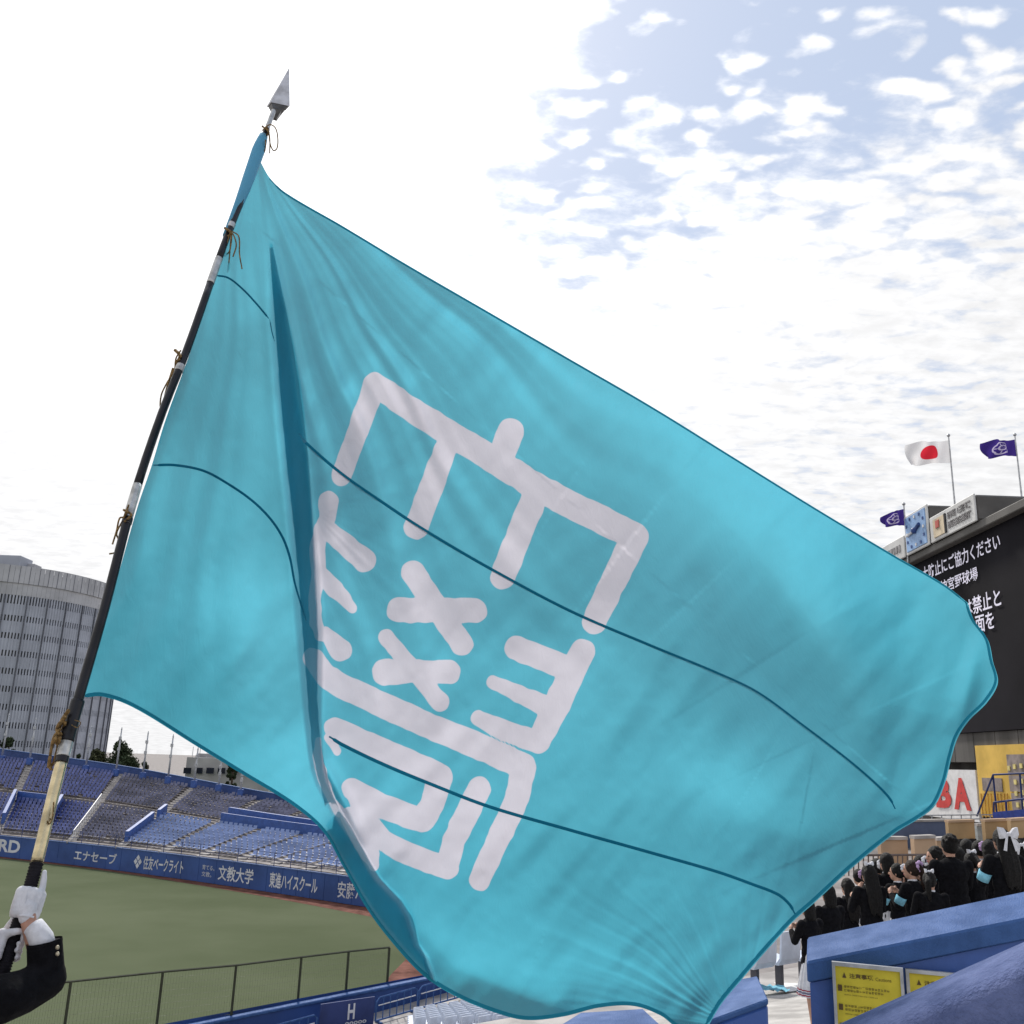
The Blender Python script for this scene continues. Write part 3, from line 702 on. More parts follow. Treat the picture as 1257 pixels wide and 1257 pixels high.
# boxes on top
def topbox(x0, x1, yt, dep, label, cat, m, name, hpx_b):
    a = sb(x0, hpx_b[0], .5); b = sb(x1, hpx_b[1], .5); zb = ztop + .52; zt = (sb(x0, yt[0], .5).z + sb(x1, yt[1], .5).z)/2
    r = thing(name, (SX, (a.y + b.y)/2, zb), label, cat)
    world_part(MB().box((SX + dep/2 - .5, (a.y + b.y)/2, (zt + zb)/2), (dep, abs(a.y - b.y), zt - zb)).build('case', mat('shaded_case', (.10, .095, .09), .6, .1, .5), bevel=.12), r)  # white box: shade on its sides is put into a dark grey colour
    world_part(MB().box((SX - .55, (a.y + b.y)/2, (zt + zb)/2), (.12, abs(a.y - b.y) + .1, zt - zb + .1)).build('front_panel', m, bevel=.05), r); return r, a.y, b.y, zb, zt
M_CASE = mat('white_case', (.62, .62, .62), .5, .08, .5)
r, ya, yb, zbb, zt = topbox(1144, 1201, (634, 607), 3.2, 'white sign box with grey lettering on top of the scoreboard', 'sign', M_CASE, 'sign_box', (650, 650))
fx = SX - .63; M_GREYT = mat('grey_print', (.30, .29, .30), .7, .2, 3)
yw = ya - yb; hh = zt - zbb
world_part(MB().box((fx, ya - yw*.22, zbb + hh*.48), (.08, yw*.26, hh*.74)).build('product_picture', mat('cream_print', (.55, .46, .33), .6, .3, .8)), r)
world_part(MB().box((fx - .06, ya - yw*.20, zbb + hh*.6), (.05, yw*.08, hh*.3)).build('red_mark', mat('red_print', (.5, .10, .08), .6, .1, 2)), r)
world_part(MB().box((fx - .02, ya - yw*.37, zbb + hh*.48), (.06, yw*.035, hh*.78)).build('dark_edge', M_DARK), r)
rg = random.Random(4)
for t0 in (.58, .20):
    mb = MB()
    for k in range(8):
        for (u0, u1, v0, v1) in ((0, 1, .8, 1), (0, 1, .38, .55), (.1, .9, 0, .16), (.1, .3, 0, 1), (.62, .82, .1, .9)):
            if rg.random() < .8:
                yy = ya - yw*(.43 + .064*k); g = yw*.052; mb.box((fx - .003*k, yy - g*(u0+u1)/2, zbb + hh*(t0 + .26*(v0+v1)/2)), (.05, g*(u1-u0), hh*.26*(v1-v0)))
    p_ = mb.build('lettering', M_GREYT); p_['kind'] = 'stuff'; world_part(p_, r)
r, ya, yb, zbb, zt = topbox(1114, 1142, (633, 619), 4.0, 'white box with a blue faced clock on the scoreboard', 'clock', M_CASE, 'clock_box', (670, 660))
yw = ya - yb; hh = zt - zbb; c = V((fx, (ya + yb)/2, (zt + zbb)/2))
world_part(MB().box(c, (.08, yw*.88, hh*.9)).build('dial', mat('blue_dial', (.26, .42, .70), .5, .1, 1), bevel=.02), r)
M_NAVY = mat('navy_print', (.03, .07, .24), .5, .1, 2)
for k in range(12):
    an = k*math.pi/6; sx = math.sin(an); cz = math.cos(an); kx = .36/max(abs(sx), abs(cz), .01)
    world_part(MB().box(c + V((-.06, -sx*kx*yw, cz*kx*hh)), (.05, yw*.05, hh*.07), m=Matrix.Rotation(-an*0, 3, 'X')).build('hour_mark', M_NAVY if k % 3 else M_WHITE), r)
world_part(MB().tube([c + V((-.1, 0, 0)), c + V((-.1, -yw*.22, hh*.10))], .14, 6).build('hour_hand', M_NAVY), r)
world_part(MB().tube([c + V((-.12, 0, 0)), c + V((-.12, yw*.34, -hh*.05))], .09, 6).build('minute_hand', M_WHITE), r)
world_part(MB().ball(c + V((-.12, 0, 0)), .22).build('hub', M_NAVY), r)
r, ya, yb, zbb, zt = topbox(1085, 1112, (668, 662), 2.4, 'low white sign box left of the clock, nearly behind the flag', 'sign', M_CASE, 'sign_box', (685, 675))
yw = ya - yb; hh = zt - zbb
for k in range(6): world_part(MB().box((fx, ya - yw*(.2 + .12*k), zbb + hh*.5), (.05, yw*.08, hh*.35)).build('letter_bar', M_GREYT), r)
# flags on the roof: pole, cloth with waves, emblem
def roof_flag(base, top, cl, ytop_l, h_px, wide_px, label, m_cloth, kind):
    d = 66.0; b = P(*base, d); t = P(*top, d); t.x, t.y = b.x, b.y
    r = thing('flag_on_pole', (b.x, b.y, b.z), label, 'flag', 'flags above the scoreboard')
    world_part(MB().tube([b - V((0, 0, 1.5)), t], [.07, .05], 7).build('flagpole', M_STEEL), r)
    world_part(MB().ball(t, .12).build('finial', M_STEEL), r)
    nx, nz = 30, 16; h = h_px/FPX*d; wd = wide_px/FPX*d; mb = MB(); sdx = []
    for i in range(nx + 1):
        for j in range(nz + 1):
            u, v = i/nx, j/nz
            dr = cl*u**1.3*wd*.5; tap = 1 - (.45*u**2 if kind == 'small' else .06*u)
            z = t.z - .35 - ytop_l*h - h*(.5 + (v - .5)*tap) - dr + .07*h*math.sin(u*8 + v*1.5)*u
            mb.v.append((t.x - .05 - u*wd, t.y + (.55*math.sin(u*7.5 + v*2.0) + .2*math.sin(u*15 - v*3))*u**.6, z))
    for i in range(nx):
        for j in range(nz): mb.f.append((i*(nz+1) + j, i*(nz+1) + j + 1, (i+1)*(nz+1) + j + 1, (i+1)*(nz+1) + j))
    o = mb.build('cloth', m_cloth, smooth=True)
    uv = o.data.uv_layers.new(name='UVMap')
    for lp in o.data.loops: i, j = divmod(lp.vertex_index, nz + 1); uv.data[lp.index].uv = (i/nx, j/nz)
    world_part(o, r)
def flag_mat(name, ground, mark, aspect, rad, ring):
    m = bpy.data.materials.new(name); m.use_nodes = True; n = NT(m.node_tree); n.n.clear()
    uv = n.new('ShaderNodeUVMap').outputs[0]; dv = n.vmath('MULTIPLY', n.vmath('SUBTRACT', uv, (.5, .5, 0)), (aspect, 1, 0))
    L = n.vmath('LENGTH', dv, out=1); fac = n.ramp(L, rad + .015, rad - .015)
    if ring:
        s_ = n.new('ShaderNodeSeparateXYZ'); n.l.new(dv, s_.inputs[0]); an = n.math('ARCTAN2', s_.outputs[1], s_.outputs[0])
        pet = n.math('MULTIPLY', n.math('ABSOLUTE', n.math('COSINE', n.math('MULTIPLY', an, 2.5))), .06)
        rim_ = n.math('ABSOLUTE', n.math('SUBTRACT', n.math('SUBTRACT', L, rad - .03), pet))
        inner = n.math('ABSOLUTE', n.math('SUBTRACT', L, rad*.42)); fac = n.math('MAXIMUM', n.ramp(rim_, .045, .02), n.math('MAXIMUM', n.ramp(inner, .04, .02), n.math('MULTIPLY', n.ramp(n.math('ABSOLUTE', n.math('SINE', n.math('MULTIPLY', an, 2.5))), .25, .1), n.ramp(L, rad, rad - .04))))
    col = n.mix(fac, (*ground, 1), (*mark, 1))
    df = n.new('ShaderNodeBsdfDiffuse'); n.put(df.inputs[0], col); tr_ = n.new('ShaderNodeBsdfTranslucent'); n.put(tr_.inputs[0], col)
    mx = n.new('ShaderNodeMixShader'); mx.inputs[0].default_value = .45; n.l.new(df.outputs[0], mx.inputs[1]); n.l.new(tr_.outputs[0], mx.inputs[2])
    n.l.new(mx.outputs[0], n.new('ShaderNodeOutputMaterial').inputs[0]); return m
roof_flag((1172, 618), (1162, 526), .22, .02, 30, 50, 'white flag with a red disc above the scoreboard', flag_mat('white_flag_cloth', (.72, .72, .74), (.62, .03, .05), 1.5, .32, False), 'big')
roof_flag((1255, 617), (1243, 525), .20, .02, 22, 38, 'purple flag with a pale crest at the right edge, above the screen', flag_mat('purple_flag_cloth', (.05, .03, .20), (.5, .45, .62), 1.6, .34, True), 'big')
roof_flag((1113, 665), (1107, 615), .45, .02, 21, 25, 'small purple flag drooping beside the clock box', flag_mat('purple_flag_cloth', (.05, .03, .20), (.5, .45, .62), 1.2, .32, True), 'small')
# boards under the screen
SX2 = SX + .15
def board_part(x0, x1, yl, yr, yb0, yb1, m, name, root, t=.2, off=0.0):
    a, b = hx(x0, yl, SX2 - off), hx(x1, yr, SX2 - off); c, d2 = hx(x0, yb0, SX2 - off), hx(x1, yb1, SX2 - off)
    z1 = (a.z + b.z)/2; z0 = (c.z + d2.z)/2
    return world_part(MB().box((SX2 - off + t/2, (a.y + b.y)/2, (z0 + z1)/2), (t, abs(a.y - b.y), z1 - z0)).build(name, m), root), a.y, b.y, z0, z1
wb = thing('advertising_board', hx(1180, 1003, SX2), 'white board with big red letters below the scoreboard', 'billboard')
_, ya, yb, z0, z1 = board_part(1118, 1196, 951, 937, 1003, 1004, M_WHITE, 'panel', wb)
zA0, zA1 = hx(1180, 994, SX2).z, hx(1180, 955, SX2).z
yR = hx(1192, 975, SX2).y; yA = hx(1171, 975, SX2).y; em_ = yA - yR
M_RED = mat('red_letter', (.58, .035, .03), .45, .08, 2)
for k, ch in enumerate('TOSHIBA'):
    yy = yR + em_*1.12*(6 - k) + (0 if k < 5 or k == 6 else 0)
    place_text(ch, (SX2 - .05, yy + em_, zA0), (0, -1, 0), (0, 0, 1), em_*(.34 if ch == 'I' else .98), zA1 - zA0, M_RED, wb, .05)
yb_ = thing('yellow_billboard', hx(1225, 1003, SX2), 'yellow billboard with grey figures below the right end of the screen', 'billboard')
M_YEL = mat('yellow_panel', (.68, .44, .075), .5, .10, .5)
_, ya, yb, z0, z1 = board_part(1197, 1300, 921, 905, 1004, 1008, M_YEL, 'panel', yb_)
M_GRYP = mat('grey_figure_print', (.24, .20, .19), .6, .2, 1.2)
def ysq(x0, x1, y0_, y1_, m, name, off=.06): board_part(x0, x1, y0_, y0_, y1_, y1_, m, name, yb_, .05, off)
ysq(1205, 1229, 955, 971, M_GRYP, 'window_print'); ysq(1235, 1262, 926, 950, M_GRYP, 'figure_block'); ysq(1238, 1262, 952, 972, M_GRYP, 'figure_block'); ysq(1241, 1262, 974, 995, M_GRYP, 'figure_block')
for (x, y) in ((1236, 940), (1243, 938), (1251, 937), (1244, 957), (1252, 956), (1245, 971), (1253, 970), (1247, 985), (1255, 984)):
    ysq(x, x + 3, y, y + 6, mat('pale_spot', (.66, .56, .22), .6), 'figure_spot', .12)
for k in range(9): ysq(1203 + 4*k, 1203.8 + 4*k, 974, 1003, mat('amber_rib', (.52, .29, .05), .5), 'rib', .08)
# steel stair frame and railing before the billboard
sf = thing('steel_stair', P(1235, 1010, 48), 'thin dark steel stair frame standing before the yellow billboard', 'stair')
def pipe(pts, r=.05, nm='pipe', m=M_BLUED, root=None): world_part(MB().tube([P(*p) for p in pts], r, 5).build(nm, m), root or sf)
pipe([(1199, 1002, 48), (1219, 951, 48)], nm='brace'); pipe([(1219, 951, 48), (1265, 949, 46)], nm='top_rail'); pipe([(1219, 951, 48), (1224, 1000, 48)], nm='post'); pipe([(1252, 950, 47), (1256, 1000, 47)], nm='post')
pipe([(1220, 985, 48), (1262, 980, 46)], nm='rail'); pipe([(1220, 985, 48), (1220, 1003, 48)], nm='post'); pipe([(1235, 984, 47), (1236, 1003, 47)], nm='post')
bx_ = [P(1221, 997, 47), P(1275, 992, 45)]
o = MB().slab(bx_[0], bx_[1], (P(1221, 1012, 47).z, P(1275, 1008, 45).z), (bx_[0].z, bx_[1].z), .3).build('platform', mat('ultramarine_panel', (.03, .06, .30), .5)); world_part(o, sf)
# right hand stand: floor, hoardings, rail, container
struct(MB().add([(4, 16, 8.6), (60, 16, 8.6), (60, 95, 8.6), (4, 95, 8.6)], [(0, 1, 2, 3)]).build('right_stand_floor', M_CONCD))
M_BEIGE = mat('beige_hoarding', (.42, .29, .19), .7, .12, .5)
M_BEIG2 = mat('ochre_hoarding', (.40, .27, .14), .7, .12, .5)
def hoard(x0, x1, yt0, yt1, yb0, yb1, d, m, label, name='hoarding', cat='hoarding', t=.3, ribs=0):
    a, b = P(x0, yb0, d), P(x1, yb1, d); ta, tb = P(x0, yt0, d), P(x1, yt1, d)
    r = thing(name, ((a.x + b.x)/2, (a.y + b.y)/2, a.z), label, cat)
    world_part(MB().slab(a, b, (8.6, 8.6), (ta.z, tb.z), t).build('panel', m), r)
    world_part(MB().slab(a, b, (ta.z + .003, tb.z + .003), (ta.z + .10, tb.z + .10), t + .12).build('cap', M_BEIGE if m is M_BEIG2 else M_CONC), r)
    for k in range(ribs):
        s = (k + .5)/ribs; q = a.lerp(b, s); z = ta.z + (tb.z - ta.z)*s
        world_part(MB().box((q.x, q.y - t/2 - .03, z - .95), (.24, .05, .55)).build('slot', M_DARK), r)
hoard(1086, 1165, 1010, 1008, 1030, 1028, 46, mat('slate_container', (.10, .13, .22), .6, .15, .4), 'slate blue container wall left of the ochre hoardings', 'container_wall', 'wall', .4)
hoard(1164, 1196, 1010, 1009, 1035, 1034, 40, M_BEIG2, 'ochre hoarding just below the red letters', ribs=5)
hoard(1199, 1209, 1014, 1014, 1034, 1034, 41, mat('grey_hoarding', (.30, .33, .34), .7), 'narrow grey hoarding between two ochre ones', 'hoarding')
hoard(1209, 1238, 1009, 1008, 1036, 1035, 39, M_BEIG2, 'ochre hoarding just left of the girl with the large white bow', ribs=5)
hoard(1241, 1275, 1008, 1006, 1036, 1035, 38, M_BEIG2, 'ochre hoarding at the right edge of the picture', ribs=5)
hoard(1121, 1147, 1030, 1029, 1050, 1050, 30, M_BEIGE, 'low beige hoarding behind the crowd, right of the flag edge')
hoard(1080, 1113, 1031, 1031, 1052, 1052, 31, M_BEIGE, 'low beige hoarding tight against the flag edge')
hoard(1149, 1170, 1032, 1031, 1052, 1052, 30.5, M_BEIGE, 'low beige hoarding behind the short haired man')
wr = thing('wire_railing', P(1180, 1010, 47), 'thin grey railing under the red letters', 'railing')
for k in range(9): pipe([(1120 + 12*k, 1001, 47), (1120 + 12*k, 1012, 47)], .03, 'post', M_STEEL, wr)
for y in (1001, 1006): pipe([(1118, y, 47), (1222, y - 1, 47)], .03, 'rail', M_STEEL, wr)
bl = thing('low_railing', P(1080, 1060, 22), 'low brown railing behind the crowd', 'railing')
for k in range(40): pipe([(1030 + 6*k, 1050, 24), (1030 + 6*k, 1075, 24)], .018, 'bar', mat('brown_rail', (.12, .09, .08), .6), bl)
pipe([(1028, 1050, 24), (1268, 1048, 24)], .03, 'rail', MATS['brown_rail'], bl)
#==FLAG==
# ------------------------------------------------------------------ the great flag: pole
pole_px = [(-8, 1235), (12, 1165), (30, 1112), (45, 1060), (68, 965), (90, 880), (128, 748), (163, 615), (197, 512), (231, 425), (274, 303), (302, 231), (326, 163), (339, 128)]
def seglen(p): return [math.hypot(b[0]-a[0], b[1]-a[1]) for a, b in zip(p[:-1], p[1:])]
cum = np.concatenate([[0], np.cumsum(seglen(pole_px))]); c_lo, c_hi = cum[2], cum[-1]
def pole_depth(c): return 1 / (1/3.4 + (1/6.4 - 1/3.4) * (c - c_lo) / (c_hi - c_lo))
POLE = [P(x, y, pole_depth(c)) for (x, y), c in zip(pole_px, cum)]
fl = thing('banner_flag', POLE[0], 'huge turquoise flag with white emblem flying from a long black pole', 'flag')
def pole_at(c):
    """(point, photo position, depth) along the pole"""
    i = min(int(np.searchsorted(cum, c, 'right')) - 1, len(pole_px) - 2); i = max(i, 0); f = (c - cum[i]) / (cum[i+1] - cum[i])
    p0, p1, p2, p3 = [POLE[min(max(i + k, 0), len(POLE) - 1)] for k in (-1, 0, 1, 2)]
    return .5 * ((2*p1) + (p2 - p0)*f + (2*p0 - 5*p1 + 4*p2 - p3)*f*f + (3*p1 - p0 - 3*p2 + p3)*f**3)
def c_at_y(y):
    ys = [p[1] for p in pole_px]; return float(np.interp(-y, [-k for k in ys], cum))
def pole_part(ya, yb, r, m, name, n=14, ridge=False):
    ca, cb = c_at_y(ya), c_at_y(yb); k = 16 if not ridge else int((cb - ca)*.9)
    pts = [pole_at(ca + (cb - ca)*i/k) for i in range(k + 1)]
    rs = [r] * (k + 1) if not ridge else [r + (.0035 if i % 3 else 0) for i in range(k + 1)]
    return world_part(MB().tube(pts, rs, n).build(name, m, smooth=True), fl)
RP = .0215
pole_part(1240, 1058, RP*.98, M_GRIP, 'grip', ridge=True)
pole_part(1059, 932, RP*1.05, M_GOLD, 'gold_section'); pole_part(926, 905, RP*1.25, M_SILV, 'ferrule'); pole_part(934, 925, RP*1.18, M_POLE, 'collar')
pole_part(933, 600, RP*.97, M_POLE, 'shaft'); pole_part(907, 858, RP*1.3, M_POLE, 'sleeve_end')
pole_part(645, 597, RP*1.02, M_SILV, 'ferrule'); pole_part(645, 638, RP*1.10, M_POLE, 'collar'); pole_part(600, 350, RP*.96, M_POLE, 'shaft')
pole_part(453, 446, RP*1.08, M_SILV, 'ferrule')
pole_part(351, 320, RP*1.02, M_SILV, 'ferrule'); pole_part(322, 160, RP*.93, M_POLE, 'shaft'); pole_part(283, 278, RP*1.06, M_SILV, 'ferrule')
pole_part(165, 140, RP*.75, M_SILV, 'neck')
# spear head
tipb, tip = P(338, 142, 6.42), P(355, 83, 6.6); ax = (tip - tipb).normalized(); L = (tip - tipb).length
sx_ = ax.cross(FW).normalized(); sy_ = sx_.cross(ax)
def ringp(t, wa, wb, rot=.5): return [tipb + ax*(L*t) + (sx_*math.cos(a + rot)*wa + sy_*math.sin(a + rot)*wb) for a in (0, math.pi/2, math.pi, 1.5*math.pi)]
mb = MB(); rr = [ringp(-.06, .022, .022), ringp(.08, .042, .04), ringp(.20, .086, .03)]
mb.add(rr[0] + rr[1] + rr[2], [(0, 3, 2, 1)] + [(r*4 + i, r*4 + (i+1) % 4, r*4 + 4 + (i+1) % 4, r*4 + 4 + i) for r in (0, 1) for i in range(4)])
world_part(mb.build('finial_socket', mat('dark_bronze', (.09, .085, .08), .4, .2, 20, metal=.6)), fl)
mb = MB(); b_ = ringp(.19, .096, .034); mb.add(b_ + [tip], [(0, 3, 2, 1), (0, 1, 4), (1, 2, 4), (2, 3, 4), (3, 0, 4)])
world_part(mb.build('spear_point', mat('pale_metal', (.52, .52, .55), .45, .12, 14, metal=.35)), fl)
# ------------------------------------------------------------------ cloth
def poly_dense(p, n):
    p = np.array(p, float); s = np.concatenate([[0], np.cumsum(np.hypot(*np.diff(p, axis=0).T))]); t = np.linspace(0, s[-1], n)
    # catmull-rom through the points
    out = []
    for k in t:
        i = min(np.searchsorted(s, k, 'right') - 1, len(p) - 2); f = (k - s[i]) / (s[i+1] - s[i] + 1e-9)
        p0, p1, p2, p3 = p[max(i-1, 0)], p[i], p[i+1], p[min(i+2, len(p)-1)]
        d = s[i+1] - s[i]; m1 = (p2 - p0) / (s[i+1] - s[max(i-1, 0)] + 1e-9) * d; m2 = (p3 - p1) / (s[min(i+2, len(p)-1)] - s[i] + 1e-9) * d
        out.append((2*f**3 - 3*f*f + 1)*p1 + (f**3 - 2*f*f + f)*m1 + (-2*f**3 + 3*f*f)*p2 + (f**3 - f*f)*m2)
    return np.array(out)
NU, NV = 470, 400
E_TOP = [(319, 197), (331, 218), (350, 236), (420, 277), (500, 325), (600, 383), (700, 441), (800, 499), (900, 561), (1000, 623), (1100, 683), (1160, 718), (1188, 740)]
E_FLY = [(1188, 740), (1196, 762), (1213, 786), (1219, 812), (1225, 838), (1212, 862), (1190, 884), (1176, 905), (1168, 930), (1160, 962), (1147, 990), (1128, 1005), (1100, 1022), (1050, 1062), (1000, 1108), (975, 1130), (940, 1168), (910, 1203), (886, 1232), (868, 1262)]
E_HOI = [(319, 197), (303, 236), (284, 282), (266, 334), (238, 420), (203, 516), (186, 572), (168, 625), (134, 745), (110, 820), (97, 857)]
E_BOT = [(97, 857), (125, 854), (165, 868), (240, 914), (300, 951), (360, 988), (398, 1021), (425, 1068), (455, 1120), (490, 1165), (522, 1198), (560, 1222), (605, 1241), (645, 1251), (690, 1247), (735, 1236), (778, 1234), (812, 1246), (835, 1262), (868, 1262)]
T_ = poly_dense(E_TOP, NU + 1); B2 = poly_dense(E_BOT, NU + 1); H_ = poly_dense(E_HOI, NV + 1); F_ = poly_dense(E_FLY, NV + 1)
# the hoist takes up little of the top edge (it is bunched at the corner): put more columns where the cloth needs them
su = np.linspace(0, 1, NU + 1)[:, None, None]; sv = np.linspace(0, 1, NV + 1)[None, :, None]
XY = ((1-sv)*T_[:, None, :] + sv*B2[:, None, :] + (1-su)*H_[None, :, :] + su*F_[None, :, :]
      - ((1-su)*(1-sv)*T_[0] + su*(1-sv)*T_[-1] + (1-su)*sv*B2[0] + su*sv*B2[-1]))
X, Y = XY[..., 0], XY[..., 1]
def tps(pts):
    p = np.array(pts, float); xy = p[:, :2]/400; z = p[:, 2]; n = len(p)
    def k(r2): return np.where(r2 > 0, .5*r2*np.log(r2 + 1e-12), 0)
    K = k(((xy[:, None] - xy[None])**2).sum(-1)) + np.eye(n)*.01; Q = np.hstack([np.ones((n, 1)), xy]); A = np.block([[K, Q], [Q.T, np.zeros((3, 3))]])
    s = np.linalg.solve(A, np.concatenate([z, np.zeros(3)]))
    def f(x, y):
        out = s[n] + s[n+1]*x/400 + s[n+2]*y/400
        for i in range(n): out = out + s[i]*k((x/400 - xy[i, 0])**2 + (y/400 - xy[i, 1])**2)
        return out
    return f
hoist_pts = [(x, y, pole_depth(c_at_y(y))) for x, y in E_HOI]
left_pts = hoist_pts + [(300, 600, 5.02), (250, 760, 4.72), (240, 860, 4.52), (330, 800, 4.92), (365, 760, 4.98), (300, 400, 5.50), (340, 600, 5.22), (375, 900, 4.80), (398, 1021, 4.92), (455, 1118, 4.62), (522, 1198, 4.36), (412, 990, 4.80), (445, 1052, 4.60), (490, 1108, 4.44), (510, 1160, 4.36), (330, 300, 5.8), (600, 1200, 4.3), (600, 600, 5.3)]
front_pts = [(319, 197, 6.12), (360, 260, 5.95), (400, 640, 4.58), (385, 760, 4.42), (388, 880, 4.30), (440, 1040, 4.28), (500, 1130, 4.28), (540, 1210, 4.26), (372, 480, 5.05), (420, 300, 5.80), (600, 400, 5.62), (600, 700, 4.92), (600, 1000, 4.52), (800, 520, 5.72),
             (800, 800, 5.15), (800, 1080, 4.70), (1000, 640, 6.02), (1000, 900, 5.42), (900, 1150, 4.80), (868, 1258, 4.50), (700, 1240, 4.26), (600, 1210, 4.24), (700, 1150, 4.50), (1190, 745, 6.35), (1222, 840, 6.2), (1100, 1020, 5.50), (480, 500, 5.3)]
DL, DF = tps(left_pts)(X, Y), tps(front_pts)(X, Y)
def pl_dist(poly, x, y):
    """distance to a polyline, signed: + on the right hand side when walking along it (image axes), and arc position 0..1"""
    best = np.full(x.shape, 1e9); sgn = np.ones(x.shape); arc = np.zeros(x.shape); s = np.concatenate([[0], np.cumsum(seglen(poly))])
    for i, (a, b) in enumerate(zip(poly[:-1], poly[1:])):
        dx, dy = b[0]-a[0], b[1]-a[1]; L2 = dx*dx + dy*dy
        t = np.clip(((x-a[0])*dx + (y-a[1])*dy)/L2, 0, 1); qx, qy = x - a[0] - t*dx, y - a[1] - t*dy; d = np.hypot(qx, qy)
        m = d < best; best = np.where(m, d, best); sgn = np.where(m, np.where(dx*qy - dy*qx > 0, -1.0, 1.0), sgn); arc = np.where(m, (s[i] + t*math.sqrt(L2))/s[-1], arc)
    return best, sgn, arc
FOLD = [tuple(q) for q in poly_dense([(318, 190), (326, 240), (334, 300), (343, 400), (356, 520), (369, 640), (379, 760), (383, 850), (385, 900), (391, 950), (410, 992), (437, 1035), (462, 1078), (492, 1110), (504, 1135), (508, 1156), (522, 1175), (532, 1206), (548, 1290)], 60)]
d, sg, arc = pl_dist(FOLD, X, Y); sdist = d * sg      # positive to the right of the fold
sdist = np.where(X > 650, 300, sdist)
wdt = np.interp(arc, [0, .08, .3, .5, .66, .75, 1], [4, 11, 20, 20, 9, 5, 4.5])
k = np.clip((sdist + wdt) / (2*wdt), 0, 1); k = k*k*(3 - 2*k)
D = DL*(1-k) + DF*k
def bump_line(poly, amp, wl, wr, taper=True):
    """ridge along a line: amp metres towards the eye (negative = away), with its own width on either side"""
    d, s, a = pl_dist(poly, X, Y); wid = np.where(s > 0, wr, wl); t = np.sin(np.pi*np.clip(a, 0, 1))**1.25 if taper else 1.0
    return -amp * t * np.exp(-(d/wid)**1.7)
# the edge of the left panel rolls towards the eye before it drops into the fold
D += bump_line([(300, 250), (318, 400), (332, 560), (350, 700), (358, 820), (352, 930)], .045, 40, 22)
D += bump_line([(352, 480), (368, 640), (378, 800)], -.03, 12, 10)
# long diagonal fold across the fly half
D += bump_line([(640, 470), (740, 530), (830, 590), (920, 670), (1000, 770), (1055, 880), (1110, 1000), (1150, 1100)], -.85, 105, 120)
D += bump_line([(1120, 870), (1105, 930), (1090, 1000)], .06, 24, 40)
D += bump_line([(820, 930), (900, 1000), (980, 1030), (1060, 1030)], -.12, 60, 60)
# belly along the lower edge and the curling fly corner
D += bump_line([(560, 1150), (650, 1200), (760, 1215), (860, 1215)], -.10, 60, 50)
D += bump_line([(480, 1100), (560, 1190), (700, 1246), (850, 1262)], -.09, 34, 30)
D += bump_line([(1205, 770), (1192, 820), (1183, 870), (1170, 905)], -.06, 16, 14)
D += bump_line([(1195, 745), (1185, 800), (1168, 860)], .03, 14, 22)
# the pleat between left panel and front panel near the foot
D += bump_line([(388, 895), (396, 935), (412, 965), (430, 1000), (448, 1040)], -.07, 12, 9)
# gathers radiating from the corner at the pole head, and from the lower corner
def vnoise(t, seed):
    rs = np.random.RandomState(seed); g = rs.rand(600)*2 - 1; i = np.floor(t).astype(int) % 598; f = t - np.floor(t); f = f*f*(3 - 2*f); return g[i]*(1-f) + g[i+1]*f
def vnoise2(x, y, seed):
    rs = np.random.RandomState(seed); g = rs.rand(128, 128)*2 - 1; i = np.floor(x).astype(int); j = np.floor(y).astype(int); fx = x - i; fy = y - j; fx = fx*fx*(3-2*fx); fy = fy*fy*(3-2*fy)
    i %= 127; j %= 127; return (g[i, j]*(1-fx) + g[i+1, j]*fx)*(1-fy) + (g[i, j+1]*(1-fx) + g[i+1, j+1]*fx)*fy
rx, ry = X - 312, Y - 185; rr_ = np.hypot(rx, ry); th = np.arctan2(ry, rx)
warp = th + .05*vnoise2(X/140, Y/140, 3)
fade = np.clip(rr_/60, 0, 1) * np.exp(-(rr_/560)**2) * k
D += fade*(.060*vnoise(warp*13 + 40, 5) + .026*vnoise(warp*27 + 90, 6)) * np.clip(rr_/260, .15, 1.25)
D += (1-k)*np.clip(rr_/100, 0, 1)*(.036*vnoise(warp*11 + 20, 8) + .022*vnoise(warp*23 + 5, 9))*np.clip(rr_/330, .1, 1.0)
rx2, ry2 = X - 905, Y - 1262; r2 = np.hypot(rx2, ry2); t2 = np.arctan2(ry2, rx2) + .06*vnoise2(X/90, Y/90, 4)
D += np.exp(-(r2/230)**2)*np.clip(r2/45, 0, 1)*(.0035*vnoise(t2*15 + 60, 12) + .0025*vnoise(t2*29 + 100, 13))
rx3, ry3 = X - 375, Y - 620; r3 = np.hypot(rx3, ry3); t3 = np.arctan2(ry3, rx3)
D += k*np.exp(-(r3/330)**2)*np.clip(r3/60, 0, 1)*.0012*vnoise(t3*16 + 70 + .4*vnoise2(X/100, Y/100, 31), 14)
# soft swells and small crinkles all over
D += .075*vnoise2(X/170 + .3*Y/170, Y/150 - .4*X/170, 21) + .013*vnoise2((X*.85 + Y*.5)/26, (Y*.85 - X*.5)/80, 22) + .0052*vnoise2((X*.75 + Y*.66)/17, (Y*.75 - X*.66)/60, 23) + .0012*vnoise2(X/11, Y/11, 24)
edge = np.minimum(su[..., 0], 1 - su[..., 0])
pts = np.array(CAM)[None, None] + D[..., None]*(np.array(FW) + ((X - 628.5)/FPX)[..., None]*np.array(RT) + ((628.5 - Y)/FPX)[..., None]*np.array(UP))
idx = np.arange((NU+1)*(NV+1)).reshape(NU+1, NV+1)
faces = np.stack([idx[:-1, :-1], idx[:-1, 1:], idx[1:, 1:], idx[1:, :-1]], -1).reshape(-1, 4)
